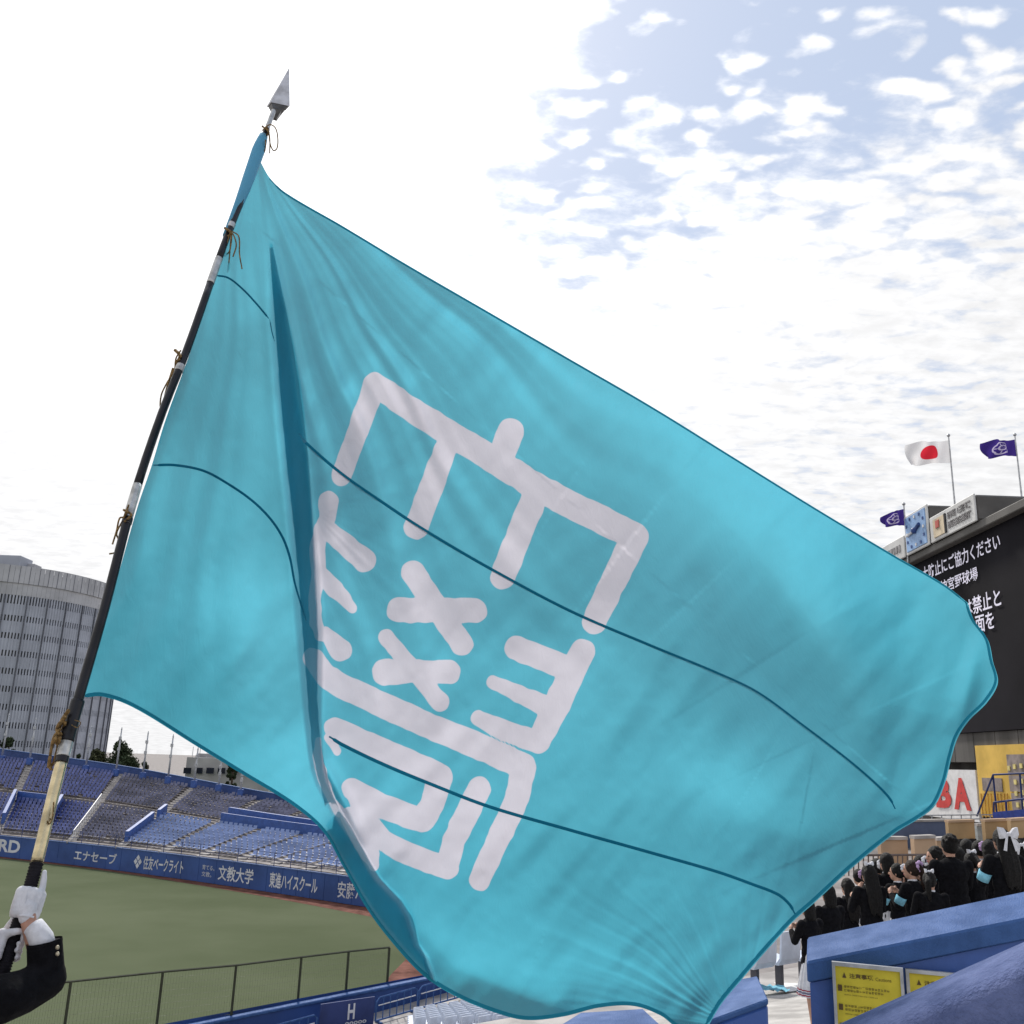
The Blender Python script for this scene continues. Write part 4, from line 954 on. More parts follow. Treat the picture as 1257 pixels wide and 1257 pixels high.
# emblem: brush strokes as (x, y, half width) chains; stored on the cloth as a distance to the nearest stroke
EMB = [[(460, 471, 14), (440, 527, 13), (419, 585, 12)], [(460, 471, 14), (499, 498.5, 15), (539, 524, 15.5), (598.5, 560, 16), (658, 597, 17), (698, 618.5, 17), (738, 638, 17), (779, 658, 17)],
       [(627, 530, 16.5), (616, 558, 16)], [(547, 551, 14), (511, 647, 15)], [(654, 615, 16), (617, 708, 15.5)], [(779, 659, 17), (729, 764, 15)],
       [(507, 703, 14.5), (567, 791, 14)], [(490, 749, 15.5), (583, 749.5, 15)], [(474, 782, 9.5), (540, 862, 11.5)], [(473, 825.5, 16.5), (511, 824, 14), (551, 825, 14.5)],
       [(715, 800, 15.5), (686, 860, 16.5), (661, 911, 14)], [(634, 796, 15), (700, 821, 15)], [(604, 837, 7.5), (640, 853, 11), (680, 872, 14)], [(588, 882, 10), (620, 897, 13), (660, 911, 13)],
       [(403, 615, 12.5), (402, 636, 10), (394, 650, 8)], [(394, 648, 8), (389, 675, 10), (391, 705, 9), (386, 735, 7.5), (388, 765, 8), (394, 780, 7)], [(405, 653, 12), (447, 688, 14.5)], [(393, 705, 10), (412, 724, 11), (433, 747, 6)], [(399, 777, 8), (418, 798, 14)],
       [(384, 808, 13), (400, 830, 14), (420, 842, 15), (471, 866, 15.5), (531, 893, 15.5), (586, 915, 16), (642, 940, 16)], [(642, 941, 15.5), (635, 980, 15), (611, 1032, 14), (589, 1080, 13.5)],
       [(588, 968, 14.5), (572, 1002, 15), (557, 1032, 14), (548, 1066, 13.5)], [(549, 1066, 14), (500, 1048, 14), (470, 1032, 13), (452, 1010, 12)],
       [(411, 893, 13), (463, 918, 14.5), (507, 937, 15), (541, 953, 15)], [(541, 955, 15), (530, 988, 15), (520, 1006, 15)], [(519, 1007, 15), (469, 990, 15.5), (432, 968, 13)], [(404, 905, 6), (414, 922, 5)], [(432, 968, 8), (446, 998, 12), (458, 1035, 11)],
       [(391, 908, 3.5), (389, 928, 6), (397, 957, 6.5), (408, 983, 5), (416, 996, 7)], [(428, 1002, 11), (442, 1026, 13), (455, 1050, 11), (459, 1062, 7)]]
sdf = np.full(X.shape, 1e3)
xw = X + .9*vnoise2(X/9, Y/9, 71); yw = Y + .9*vnoise2(X/9, Y/9, 72)
for ch in EMB:
    for (x0, y0_, r0), (x1, y1_, r1) in zip(ch[:-1], ch[1:]):
        dx, dy = x1-x0, y1_-y0_; t = np.clip(((xw-x0)*dx + (yw-y0_)*dy)/(dx*dx + dy*dy), 0, 1); sdf = np.minimum(sdf, np.hypot(xw-x0-t*dx, yw-y0_-t*dy) - (r0 + (r1-r0)*t))
def cut(x0, y0_, x1, y1_, x, y):  # keep only the right hand side of a pleat edge for strokes that run into it
    return (x1-x0)*(y-y0_) - (y1_-y0_)*(x-x0)
me = bpy.data.meshes.new('cloth'); me.from_pydata(pts.reshape(-1, 3).tolist(), [], faces.tolist()); me.update()
at_ = me.attributes.new('print_distance', 'FLOAT', 'POINT'); at_.data.foreach_set('value', sdf.reshape(-1).astype(np.float32))
def cloth_mat(name, base, white=None, trans=.55, sheer=.0, gloss=.35):
    m = bpy.data.materials.new(name); m.use_nodes = True; n = NT(m.node_tree); n.n.clear()
    tc = n.new('ShaderNodeTexCoord').outputs['Object']
    col = n.mix(n.ramp(n.noise(tc, 1.3, 4, .6), .3, .7), tuple(k*.93 for k in base) + (1,), tuple(min(1, k*1.06) for k in base) + (1,))
    if white:
        a = n.new('ShaderNodeAttribute', attribute_name='print_distance').outputs['Fac']
        col = n.mix(n.ramp(a, .7, -.7), col, (*white, 1))
    wv = n.new('ShaderNodeTexNoise'); n.put(wv.inputs['Vector'], n.vmath('MULTIPLY', tc, (1, 1, 1))); wv.inputs['Scale'].default_value = 900
    bp = n.new('ShaderNodeBump'); bp.inputs['Strength'].default_value = .12; bp.inputs['Distance'].default_value = .001; n.put(bp.inputs['Height'], wv.outputs['Fac'])
    b2 = n.new('ShaderNodeBump'); b2.inputs['Strength'].default_value = .30; b2.inputs['Distance'].default_value = .01
    n.put(b2.inputs['Height'], n.noise(n.vmath('MULTIPLY', tc, (1, 1, .45)), 14, 4, .55, .6)); n.l.new(bp.outputs[0], b2.inputs['Normal'])
    df = n.new('ShaderNodeBsdfDiffuse'); n.put(df.inputs[0], col); tr = n.new('ShaderNodeBsdfTranslucent'); n.put(tr.inputs[0], col)
    for q in (df, tr): n.l.new(b2.outputs[0], q.inputs['Normal'])
    mx = n.new('ShaderNodeMixShader'); mx.inputs[0].default_value = trans; n.l.new(df.outputs[0], mx.inputs[1]); n.l.new(tr.outputs[0], mx.inputs[2])
    gl = n.new('ShaderNodeBsdfGlossy'); gl.inputs['Roughness'].default_value = .42; gl.inputs[0].default_value = (.8, .9, 1, 1); n.l.new(b2.outputs[0], gl.inputs['Normal'])
    fr = n.new('ShaderNodeFresnel'); fr.inputs[0].default_value = 1.3; m2 = n.new('ShaderNodeMixShader'); n.put(m2.inputs[0], n.math('MULTIPLY', fr.outputs[0], gloss))
    n.l.new(mx.outputs[0], m2.inputs[1]); n.l.new(gl.outputs[0], m2.inputs[2])
    tp = n.new('ShaderNodeBsdfRefraction'); tp.inputs['IOR'].default_value = 1.3; tp.inputs['Roughness'].default_value = .75; tp.inputs[0].default_value = (.75, .9, 1, 1); n.l.new(b2.outputs[0], tp.inputs['Normal'])
    m3 = n.new('ShaderNodeMixShader'); m3.inputs[0].default_value = sheer     # thin weave lets light through mostly forwards
    n.l.new(m2.outputs[0], m3.inputs[1]); n.l.new(tp.outputs[0], m3.inputs[2]); n.l.new(m3.outputs[0], n.new('ShaderNodeOutputMaterial').inputs[0]); return m
CY = (.056, .325, .432)
M_CLOTH = cloth_mat('turquoise_bunting', CY, (.48, .465, .53), .82, .06)
M_SEAM = cloth_mat('turquoise_double_layer', (.010, .15, .24), None, .2, 0.0, .05)
M_SEAMW = cloth_mat('turquoise_hem', (.03, .26, .36), None, .45, 0.0, 0.0)
cloth = link('cloth', me, M_CLOTH, None, True); world_part(cloth, fl)
def surf(x, y):
    i = np.argmin((X - x)**2 + (Y - y)**2); i, j = divmod(int(i), NV + 1); return i, j
def ribbon(px, w0, name, m, off=.004, n=160, root=None):
    """doubled cloth: a narrow band lying on the flag along the given photo points"""
    c = poly_dense(px, n); mb = MB(); prev = None; q3 = []
    Xf, Yf, Df = X.ravel(), Y.ravel(), D.ravel()
    for (x, y) in c:
        dd_ = (Xf - x)**2 + (Yf - y)**2; ii = np.argpartition(dd_, 6)[:6]; wg = 1/(dd_[ii] + .3); dep = float((Df[ii]*wg).sum()/wg.sum()); q3.append(P(x, y, dep - off))
    for i, q in enumerate(q3):
        t = (q3[min(i+1, len(q3)-1)] - q3[max(i-1, 0)]).normalized(); v = (q - CAM).normalized(); s = t.cross(v).normalized(); nrm = -v
        h = w0/2*(1 if 2 < i < len(q3) - 3 else .5)
        mb.v += [tuple(q - s*h), tuple(q + nrm*.003), tuple(q + s*h)]
    for i in range(len(q3) - 1):
        for j in (0, 1): mb.f.append((3*i + j, 3*i + j + 1, 3*i + 4 + j, 3*i + 3 + j))
    return mb.build(name, m, smooth=True)
def sub(o): o.parent = cloth; o.matrix_parent_inverse = Matrix.Translation(fl.location).inverted() @ Matrix.Identity(4); o.matrix_parent_inverse = Matrix.Identity(4); return o
sub(ribbon([(264, 338), (280, 341), (298, 355), (315, 373), (330, 391)], .011, 'seam', M_SEAM, n=60)); sub(ribbon([(331, 392), (334, 408), (337, 419)], .006, 'seam', M_SEAM, n=20))
sub(ribbon([(367, 532), (375, 543), (420, 582), (470, 617), (520, 650), (600, 697), (700, 750), (800, 793), (880, 826), (930, 850), (985, 890), (1040, 932), (1075, 962), (1092, 980), (1099, 993)], .0155, 'seam', M_SEAM, n=260))
sub(ribbon([(188, 571), (215, 571), (250, 578), (280, 594), (310, 615), (332, 637), (347, 660), (356, 685), (362, 715), (370, 742), (376, 762)], .013, 'seam', M_SEAM, n=120))
sub(ribbon([(404, 904), (420, 914), (470, 938), (530, 963), (600, 990), (700, 1019), (800, 1047), (880, 1070), (925, 1086), (955, 1098), (969, 1110), (976, 1122)], .0155, 'seam', M_SEAM, n=240))
sub(ribbon([(x - .5, y + 1.2) for x, y in E_TOP[1:]], .012, 'hem', M_SEAMW, n=200)); sub(ribbon([(x - 3, y - 2) for x, y in E_FLY], .017, 'hem', M_SEAMW, n=240))
sub(ribbon([(x, y - 1.5) for x, y in E_BOT], .017, 'hem', M_SEAMW, n=260))
def shade_pleat(lc, rc, off, n=60, m=10):  # added behind the folds to block light and darken their bands
    """an extra unseen layer of cloth just behind the visible one, darkening the fold"""
    a, b = poly_dense(lc, n), poly_dense(rc, n); mb = MB(); Xf, Yf, Df = X.ravel(), Y.ravel(), D.ravel()
    for i in range(n):
        for j in range(m + 1):
            x, y = a[i] + (b[i] - a[i])*j/m; ii = int(np.argmin((Xf - x)**2 + (Yf - y)**2)); mb.v.append(tuple(P(x, y, float(Df[ii]) + off + .02*math.sin(math.pi*j/m))))
    for i in range(n - 1):
        for j in range(m): q = i*(m+1) + j; mb.f.append((q, q + 1, q + m + 2, q + m + 1))
    o = mb.build('shade_pleat', cloth_mat('turquoise_shade_layer', CY, None, .72, .0), smooth=True); return sub(o)
shade_pleat([(331, 300), (340, 420), (350, 540), (363, 660), (372, 770), (379, 860), (386, 930), (399, 985)], [(335, 300), (360, 420), (377, 540), (386, 660), (391, 770), (391, 860), (398, 930), (416, 985)], .03)
shade_pleat([(401, 1012), (430, 1064), (460, 1114), (495, 1158), (526, 1194)], [(424, 985), (466, 1072), (503, 1112), (514, 1150), (536, 1204)], .035)
# cloth sleeve wrapped round the pole head, cord ties
cs = [pole_at(c_at_y(y)) for y in np.linspace(168, 292, 20)]; rt = np.interp(np.linspace(168, 292, 20), [168, 185, 220, 260, 292], [.028, .042, .037, .026, .021])
o = MB().tube([q - RT*.008 + FW*.004 for q in cs], [float(k) for k in rt], 12).build('pole_sleeve', cloth_mat('sleeve_bunting', (.16, .48, .70), None, .45), smooth=True); world_part(o, fl)
def cord(pxs, d, r=.0042, name='cord_tie'):
    c = poly_dense(pxs, 40); d = pole_depth(c_at_y(pxs[0][1])) - .06; q = [P(x, y, d + .012*math.sin(i*.6)) for i, (x, y) in enumerate(c)]; world_part(MB().tube(q, r, 5).build(name, M_CORD, smooth=True), fl)
cord([(322, 160), (331, 153), (338, 157), (341, 170), (340, 182), (336, 185), (332, 178), (330, 165), (326, 156)], 6.22); cord([(328, 156), (331, 168), (331, 188)], 6.2); cord([(326, 172), (325, 185), (319, 197)], 6.15); cord([(322, 155), (330, 163), (324, 168)], 6.2, .007)
cord([(283, 285), (278, 300), (276, 312), (281, 310), (284, 296), (285, 286), (290, 300), (286, 315)], 5.70); cord([(284, 286), (282, 310), (280, 332)], 5.70); cord([(285, 284), (293, 290), (294, 312), (297, 330)], 5.69); cord([(276, 280), (284, 286), (280, 290)], 5.72, .008)
cord([(222, 430), (216, 440), (214, 455), (205, 470), (198, 485), (197, 500), (202, 490), (207, 470), (214, 452)], 5.05); cord([(215, 430), (221, 437), (216, 446)], 5.07, .009); cord([(212, 452), (204, 478), (200, 496)], 5.06)
cord([(158, 620), (150, 640), (143, 655), (146, 665), (141, 678), (134, 680)], 4.42); cord([(158, 620), (153, 634), (147, 636), (143, 652), (138, 668)], 4.43); cord([(152, 626), (161, 632), (153, 640)], 4.42, .006)
cord([(84, 872), (76, 885), (72, 900), (74, 915), (77, 902), (80, 886)], 3.84, .008); cord([(74, 895), (66, 905), (62, 925), (60, 942), (65, 938), (70, 922), (74, 905)], 3.80, .006); cord([(72, 900), (64, 915), (61, 935), (63, 945)], 3.79, .006)
cord([(80, 880), (70, 895), (77, 905), (69, 910), (77, 918)], 3.80, .008); cord([(92, 884), (99, 887), (95, 893), (88, 890)], 3.84, .002)
cord([(66, 985), (64, 1005), (60, 1012), (58, 1008)], 3.6, .003)
#==PEOPLE==
# ------------------------------------------------------------------ people
def blob(mb, name, m, root, voxel=.011, smooth=4, deci=.5, local=True):
    """fuse overlapping limbs into one continuous skin"""
    me = mb.mesh('tmp'); o = bpy.data.objects.new('tmp', me); COL.objects.link(o)
    r = o.modifiers.new('r', 'REMESH'); r.mode = 'VOXEL'; r.voxel_size = voxel
    s = o.modifiers.new('s', 'SMOOTH'); s.factor = .5; s.iterations = smooth
    if deci < 1: d = o.modifiers.new('d', 'DECIMATE'); d.ratio = deci
    bpy.context.view_layer.update(); out = bpy.data.meshes.new_from_object(o.evaluated_get(bpy.context.evaluated_depsgraph_get()))
    bpy.data.objects.remove(o); bpy.data.meshes.remove(me); out.name = name
    ob = link(name, out, m, None, True)
    if local: ob.parent = root
    else: world_part(ob, root)
    return ob
def hand(mb, w, d, up, side, s=1.0, curl=.5):
    """a small relaxed hand: palm and five bent fingers, wrist w, pointing d"""
    d = V(d).normalized(); up = V(up).normalized(); sd = d.cross(up).normalized() * side; pl = w + d*.045*s
    mb.ball(pl, (.036*s, .036*s, .022*s))
    mb.ball(pl + d*.03*s, (.034*s, .034*s, .019*s))
    for k, (o, ln) in enumerate(((-.030, .060), (-.010, .075), (.010, .080), (.030, .070))):
        a = pl + sd*o*s + d*.05*s; b = a + (d*.6*1 + up*-curl).normalized()*ln*.5*s; c = b + (d*.3 - up*(curl + .5)).normalized()*ln*.5*s
        mb.limb([(a, .0105*s), (b, .010*s), (c, .009*s)], 6)
    t0 = pl + sd*.034*s; t1 = t0 + (sd*.6 + d*.6)*.035*s; t2 = t1 + (d*.8 - up*.4)*.03*s; mb.limb([(t0, .013*s), (t1, .012*s), (t2, .010*s)], 6)
def person(x, y, d, height, rz, label, sex='f', hair='long', m_hair=None, bow=None, arm='front', armband=None, skirt=True, scrunch=None, lean=0.0, headturn=0.0, towel=False, stripe=False):
    """x, y: photo position of the top of the head; the feet stand on the passage floor"""
    top = P(x, y, d); height = top.z - pfl((V((top.x, top.y, 0)) - O_).dot(B_)); root = thing('person', (top.x, top.y, top.z - height), label, 'person', 'students standing in the passage', rz)
    k = height / 1.68; m_hair = m_hair or M_HAIR
    S = lambda *p: V(p) * k
    fem = sex == 'f'; sw = .165 if fem else .195
    neck = S(0, lean*.35, 1.42); hd = S(0, .02 + lean*.5, 1.555)
    Rh = Matrix.Rotation(headturn, 3, 'Z')
    body = MB()
    body.ball(hd, (.074*k, .092*k, .112*k), Rh, 16, 12); body.ball(hd + Rh @ S(0, .035, -.055), (.052*k, .055*k, .055*k), Rh)       # skull, jaw
    body.limb([(hd + Rh @ S(0, .085, .005), .012*k), (hd + Rh @ S(0, .107, -.022), .014*k)], 6)                                    # nose
    for sx in (-1, 1): body.ball(hd + Rh @ S(sx*.076, -.005, -.005), (.010*k, .020*k, .032*k), Rh, 8, 6)
    body.limb([(hd - S(0, .01, .06), .048*k), (neck, .050*k), (neck - S(0, .01, .06), .07*k)])
    jk = MB()
    for z, rx, ry, rz_ in ((1.28, sw*.98, .105, .16), (1.12, sw*.86, .10, .16), (.98, sw*.92, .108, .14), (.88, sw*1.02, .118, .12)):
        f_ = lean*(z/1.68)*.6; body.ball(S(0, f_, z), (rx*.88*k, ry*.88*k, rz_*k)); jk.ball(S(0, f_, z), (rx*1.06*k, ry*1.12*k, rz_*1.02*k))
    for sx in (-1, 1):
        hp = S(sx*.085, 0, .86); kn = S(sx*.088, .02, .47); an = S(sx*.085, -.015, .085)
        body.limb([(hp, .082*k), (kn, .055*k), (kn - S(0, .02, .14), .052*k), (an, .034*k)]); body.limb([(an, .036*k), (an + S(0, .09, -.045), .034*k), (an + S(0, .15, -.055), .026*k)])
        sh = S(sx*(sw + .005), lean*.3, 1.36)
        if arm == 'front': el = S(sx*(sw + .05), .10 + lean*.3, 1.13); wr = S(sx*.10, .27 + lean*.3, 1.24); hdn = (-sx*.5, .4, .6)
        elif arm == 'face': el = S(sx*(sw + .07), .16, 1.20); wr = S(sx*.09, .22, 1.44); hdn = (-sx*.2, -.1, 1)
        else: el = S(sx*(sw + .045), -.02, 1.10); wr = S(sx*(sw + .05), .05, .88); hdn = (0, .25, -1)
        body.limb([(sh, .046*k), (el, .037*k), (wr, .025*k)]); hand(body, wr, hdn, (sx, .2, 0) if arm == 'down' else (0, .5, .5), sx, k)
        jk.limb([(sh, .064*k), (el, .054*k), (el.lerp(wr, .86), .042*k)])
        if armband and (armband == 'both' or (armband == 'l') == (sx < 0)):
            a, b = sh.lerp(el, .55), sh.lerp(el, .92); MB().tube([a, b], [.068*k, .062*k], 14).build('armband', M_TOWEL, root, True)
        MB().tube([el.lerp(wr, .80), el.lerp(wr, .93)], [.038*k, .034*k], 10).build('shirt_cuff', M_GLOVE, root, True)
    jk.limb([(neck - S(0, .01, .03), .062*k), (neck - S(0, .01, .09), .105*k)])
    blob(body, 'body', M_SKIN, root, .011*k, 3, .45); blob(jk, 'jacket', M_BLACKC, root, .013*k, 4, .5)
    MB().tube([neck + S(0, .005, -.015), neck + S(0, .01, .025)], [.064*k, .054*k], 14, False).build('collar', M_GLOVE if fem else M_BLACKC, root, True)
    eye = MB()
    for sx in (-1, 1): eye.ball(hd + Rh @ S(sx*.032, .084, .012), (.013*k, .008*k, .008*k), Rh, 8, 6)
    eye.build('eyes', M_HAIR, root, True); MB().ball(hd + Rh @ S(0, .088, -.058), (.022*k, .008*k, .006*k), Rh, 10, 6).build('mouth', M_REDS, root, True)
    # hair
    hr = MB(); hr.ball(hd + Rh @ S(0, -.018, .022), (.090*k, .098*k, .112*k), Rh, 16, 12)
    if hair == 'long':
        for sx, w_ in ((-.05, .048), (0, .056), (.05, .048), (-.025, .05), (.025, .05)):
            zz_ = -.30 - .06*((sx*777) % 1)
            hr.limb([(hd + Rh @ S(sx*.9, -.055, .03), w_*k), (hd + Rh @ S(sx*1.15, -.075, -.08), w_*.95*k), (neck + S(sx*1.3, -.095, -.06), w_*.85*k), (neck + S(sx*1.35, -.115, -.18), w_*.72*k), (neck + S(sx*1.2, -.115, zz_), w_*.3*k)], 8)
    elif hair == 'pony':
        hr.limb([(hd + Rh @ S(0, -.09, .05), .04*k), (hd + Rh @ S(0, -.15, .0), .045*k), (hd + Rh @ S(0, -.14, -.13), .036*k), (hd + Rh @ S(.01, -.12, -.25), .014*k)])
    elif hair == 'bob':
        hr.limb([(hd + Rh @ S(0, -.04, -.02), .088*k), (hd + Rh @ S(0, -.05, -.11), .080*k)])
    else:
        for q in range(26):
            a = q*2.4; e = .3 + 1.2*((q*37) % 26)/26; v = V((math.cos(a)*math.cos(e), math.sin(a)*math.cos(e) - .15, math.sin(e)))
            hr.ball(hd + Rh @ (V((v.x*.085, v.y*.095, v.z*.11))*k + S(0, -.02, .015)), .024*k, None, 8, 6)
    blob(hr, 'hair', m_hair, root, .010*k, 2, .6)
    if bow:
        mb = MB(); c = hd + Rh @ S(.0, -.115 if bow == 'back' else -.02, .075 if bow == 'back' else .125); sz = .115*k if bow == 'back' else .06*k
        for sx in (-1, 1):
            pts_ = [(sx*.012, 0, 0), (sx*sz*.55, -.012, sz*.55), (sx*sz, 0, sz*.62), (sx*sz*.92, -.02, 0), (sx*sz*.85, 0, -sz*.42), (sx*sz*.45, -.012, -sz*.34)]
            a = [c + V(p) + V((0, -.014, 0)) for p in pts_]; b = [c + V(p)*.98 + V((0, .014, 0)) for p in pts_]; n = 6
            mb.add(a + b, [tuple(range(n)), tuple(reversed(range(n, 2*n)))] + [(i, n + i, n + (i+1) % n, (i+1) % n) for i in range(n)])
            if bow == 'back': mb.add([c + V((sx*.01, -.02, 0)), c + V((sx*.035, -.02, 0)), c + V((sx*.09, -.03, -.16*k)), c + V((sx*.05, -.03, -.17*k))], [(0, 1, 2, 3), (3, 2, 1, 0)])
        mb.ball(c + V((0, -.012, 0)), .022*k); mb.build('hair_bow', M_GLOVE, root)
    if scrunch:
        mb = MB(); c = hd + Rh @ S(0, -.10, .055)
        for q in range(10): a = q*.628; mb.ball(c + V((math.cos(a)*.05*k, -.01*(q % 2), math.sin(a)*.05*k)), .026*k, None, 8, 6)
        mb.build('hair_scrunchie', scrunch, root, True)
    if skirt and fem:
        mb = MB(); n = 72; lv = [(1.0, .135), (.90, .165), (.74, .205), (.58, .24), (.46, .262)]
        for z, r in lv:
            for q in range(n):
                a = 2*math.pi*q/n; pl_a = (.014 if q % 4 < 2 else -.006) * (1.05 - z)*2; mb.v.append(((r + pl_a)*math.cos(a)*k, (r + pl_a)*.82*math.sin(a)*k, z*k))
        for i in range(len(lv) - 1):
            for q in range(n): mb.f.append((i*n + q, i*n + (q+1) % n, (i+1)*n + (q+1) % n, (i+1)*n + q))
        sk = mb.build('skirt', M_GLOVE, root)
        if stripe:
            for z0, m_ in ((.535, M_REDS), (.505, M_BLUED), (.475, M_REDS)):
                t = MB(); 
                for z in (z0, z0 + .014):
                    r = np.interp(z, [.46, .58, .74], [.262, .24, .205])
                    for q in range(n): a = 2*math.pi*q/n; pa = (.014 if q % 4 < 2 else -.006)*(1.05 - z)*2 + .003; t.v.append(((r + pa)*math.cos(a)*k, (r + pa)*.82*math.sin(a)*k, z*k))
                for q in range(n): t.f.append((q, (q+1) % n, n + (q+1) % n, n + q))
                st_ = t.build('stripe', m_, None); st_.parent = sk
    else:
        tr_ = MB()
        for sx in (-1, 1): tr_.limb([(S(sx*.085, 0, .88), .105*k), (S(sx*.09, .02, .47), .078*k), (S(sx*.088, -.01, .07), .066*k)])
        blob(tr_, 'trousers', M_BLACKC, root, .014*k, 3, .5)
    for sx in (-1, 1):
        an = S(sx*.085, -.015, .05); sh_ = MB(); sh_.ball(an + S(0, -.01, 0), (.042*k, .05*k, .045*k)); sh_.ball(an + S(0, .10, -.012), (.044*k, .075*k, .035*k)); sh_.box(an + S(0, .045, -.04), (.08*k, .23*k, .022*k)); blob(sh_, 'shoe', M_BLACKC, root, .011, 2, .6)
    if towel:
        mb = MB(); 
        for i in range(8):
            for j in range(3): mb.v.append((-.20*k + .01*math.sin(i*2) + (j - 1)*.05, .10*k - j*.06, (1.40 - .075*i)*k))
        for i in range(7):
            for j in range(2): mb.f.append((i*3 + j, i*3 + j + 1, (i+1)*3 + j + 1, (i+1)*3 + j))
        mb.build('neck_towel', M_TOWEL, root, True)
    return root
person(1017, 1086, 9.6, 0, math.radians(18), 'girl in black coat and striped white skirt, nearest the flag edge', hair='bob', arm='front', stripe=True, armband='l')
person(996, 1104, 9.0, 0, math.radians(30), 'stooping student in black, mostly hidden behind the flag edge', hair='bob', arm='front', stripe=True, lean=.12)
person(1066, 1061, 10.4, 0, math.radians(12), 'girl with long dark hair and white ribbon, white pleated skirt, back turned', hair='long', bow='top', arm='front')
person(1119, 1056, 10.6, 0, math.radians(35), 'girl with brown ponytail and lilac scrunchie, head turned left', hair='pony', m_hair=M_HAIRB, scrunch=M_PINK, arm='front', armband='l', headturn=.5)
person(1141, 1070, 9.9, 0, math.radians(-10), 'shorter girl with white ribbons just left of the tall man', hair='pony', bow='top', arm='front', headturn=-.4)
person(1165, 1025, 10.6, 0, math.radians(8), 'tall short-haired man in black jacket with light blue armband', 'm', 'short', arm='front', armband='l', skirt=False)
person(1229, 1017, 9.9, 0, math.radians(10), 'girl with large white bow and long black hair at the right', hair='long', bow='back', arm='front', armband='l')
person(1088, 1047, 12.0, 0, math.radians(20), 'dark haired student behind the girl with the white ribbon', hair='bob', arm='front', armband='both')
person(1101, 1060, 11.6, 0, math.radians(25), 'student in black with two light blue armbands beside the ponytail girl', hair='pony', scrunch=M_GLOVE, arm='front', armband='both', headturn=.6)
person(1147, 1040, 12.0, 0, math.radians(40), 'short-haired student looking left, half behind the tall man', 'm', 'short', arm='front', skirt=False, headturn=.9)
person(1186, 1030, 13.5, 0, math.radians(0), 'small dark haired student just right of the tall man', hair='bob', arm='front')
person(1201, 1032, 12.8, 0, math.radians(15), 'student with lilac hair tie between the tall man and the bow girl', hair='pony', scrunch=M_PINK, arm='front')
person(1213, 1031, 11.6, 0, math.radians(-20), 'bob-haired student just left of the girl with the bow', hair='bob', arm='front', armband='l')
person(1249, 1031, 11.2, 0, math.radians(-8), 'student with small white bow right behind the girl with the large bow', hair='long', bow='back', arm='front')
person(1054, 1067, 13.0, 0, math.radians(15), 'student with lilac scarf on the hair, left of the ribbon girl', hair='pony', scrunch=M_PINK, arm='front')
person(1076, 1054, 12.6, 0, math.radians(22), 'dark haired student half hidden right behind the ribbon girl', hair='pony', scrunch=M_GLOVE, arm='front')
person(1160, 1046, 13.6, 0, math.radians(10), 'student whose head shows just left of the tall man', hair='bob', arm='front')
person(1176, 1040, 12.2, 0, math.radians(-12), 'long haired student pressed against the right of the tall man', hair='long', arm='front')
person(1239, 1038, 12.4, 0, math.radians(5), 'dark haired student hidden behind the large bow girl', hair='bob', arm='front')
person(1040, 1078, 11.2, 0, math.radians(20), 'long haired student between the coat girl and the ribbon girl', hair='long', arm='front')
person(1192, 1046, 10.9, 0, math.radians(14), 'shorter student with light armband right of the tall man', hair='pony', bow='top', arm='front', armband='l')
person(1129, 1050, 13.2, 0, math.radians(30), 'student farther back between ponytail girl and tall man', hair='long', scrunch=M_GLOVE, arm='front')

# ------------------------------------------------------------------ the flag bearer
FZ = 9.78
pc = P(-72, 1215, 3.12)
fb = thing('person', (pc.x, pc.y, FZ), 'flag bearer in black uniform and white gloves gripping the long pole', 'person')
pfm = thing('platform_box', (pc.x, pc.y, Z1), 'low wooden platform under the flag bearer', 'platform')
for i in range(6): world_part(MB().box((pc.x - .5 + .2*i, pc.y, FZ - .02), (.19, 1.0, .035)).build('plank', mat('plank_wood', (.28, .2, .12), .8, .25, 8)), pfm)
world_part(MB().box((pc.x, pc.y, (FZ + Z1)/2 - .02), (1.16, .94, FZ - Z1 - .04)).build('frame', M_DARK), pfm)
L_ = lambda x, y, z: V((pc.x + x, pc.y + y, FZ + z))
SR, ER, WR = P(0, 1203, 3.12), P(57, 1199, 3.28), P(35, 1133, 3.345)
SL, EL, WL = L_(-.20, 0, 1.36), P(-62, 1222, 3.40), P(-16, 1176, 3.40)
SR = L_(.20, 0, 1.40) if (SR - L_(.2, 0, 1.4)).length < .12 else SR
def ph(c, phi, rad, alongm):
    """point round the pole: phi from the camera side towards the right"""
    ca = c_at_y(c); q = pole_at(ca); t = (pole_at(ca + 8) - pole_at(ca - 8)).normalized(); v = (q - CAM).normalized(); r = v.cross(t).normalized(); v = t.cross(r).normalized()
    a = math.radians(phi); tow = -v if v.dot(FW) > 0 else v
    return q + t*alongm + (tow*math.cos(a) + r*math.sin(a))*rad
body = MB(); hd = L_(-.02, .03, 1.62)
body.ball(hd, (.076, .095, .115)); body.ball(hd + V((0, .04, -.06)), (.055, .058, .058)); body.limb([(hd + V((0, .09, 0)), .012), (hd + V((0, .112, -.025)), .014)], 6)
for sx in (-1, 1): body.ball(hd + V((sx*.078, 0, 0)), (.01, .02, .033))
body.limb([(hd - V((0, .01, .07)), .052), (L_(-.02, 0, 1.44), .055), (L_(-.02, 0, 1.38), .08)])
for z, rx, ry, rz_ in ((1.26, .165, .10, .17), (1.08, .15, .095, .17), (.92, .16, .11, .14)): body.ball(L_(0, 0, z), (rx, ry, rz_))
for sx in (-1, 1): body.limb([(L_(sx*.09, 0, .88), .085), (L_(sx*.10, .02, .48), .058), (L_(sx*.10, -.01, .09), .036), (L_(sx*.10, .12, .05), .032)])
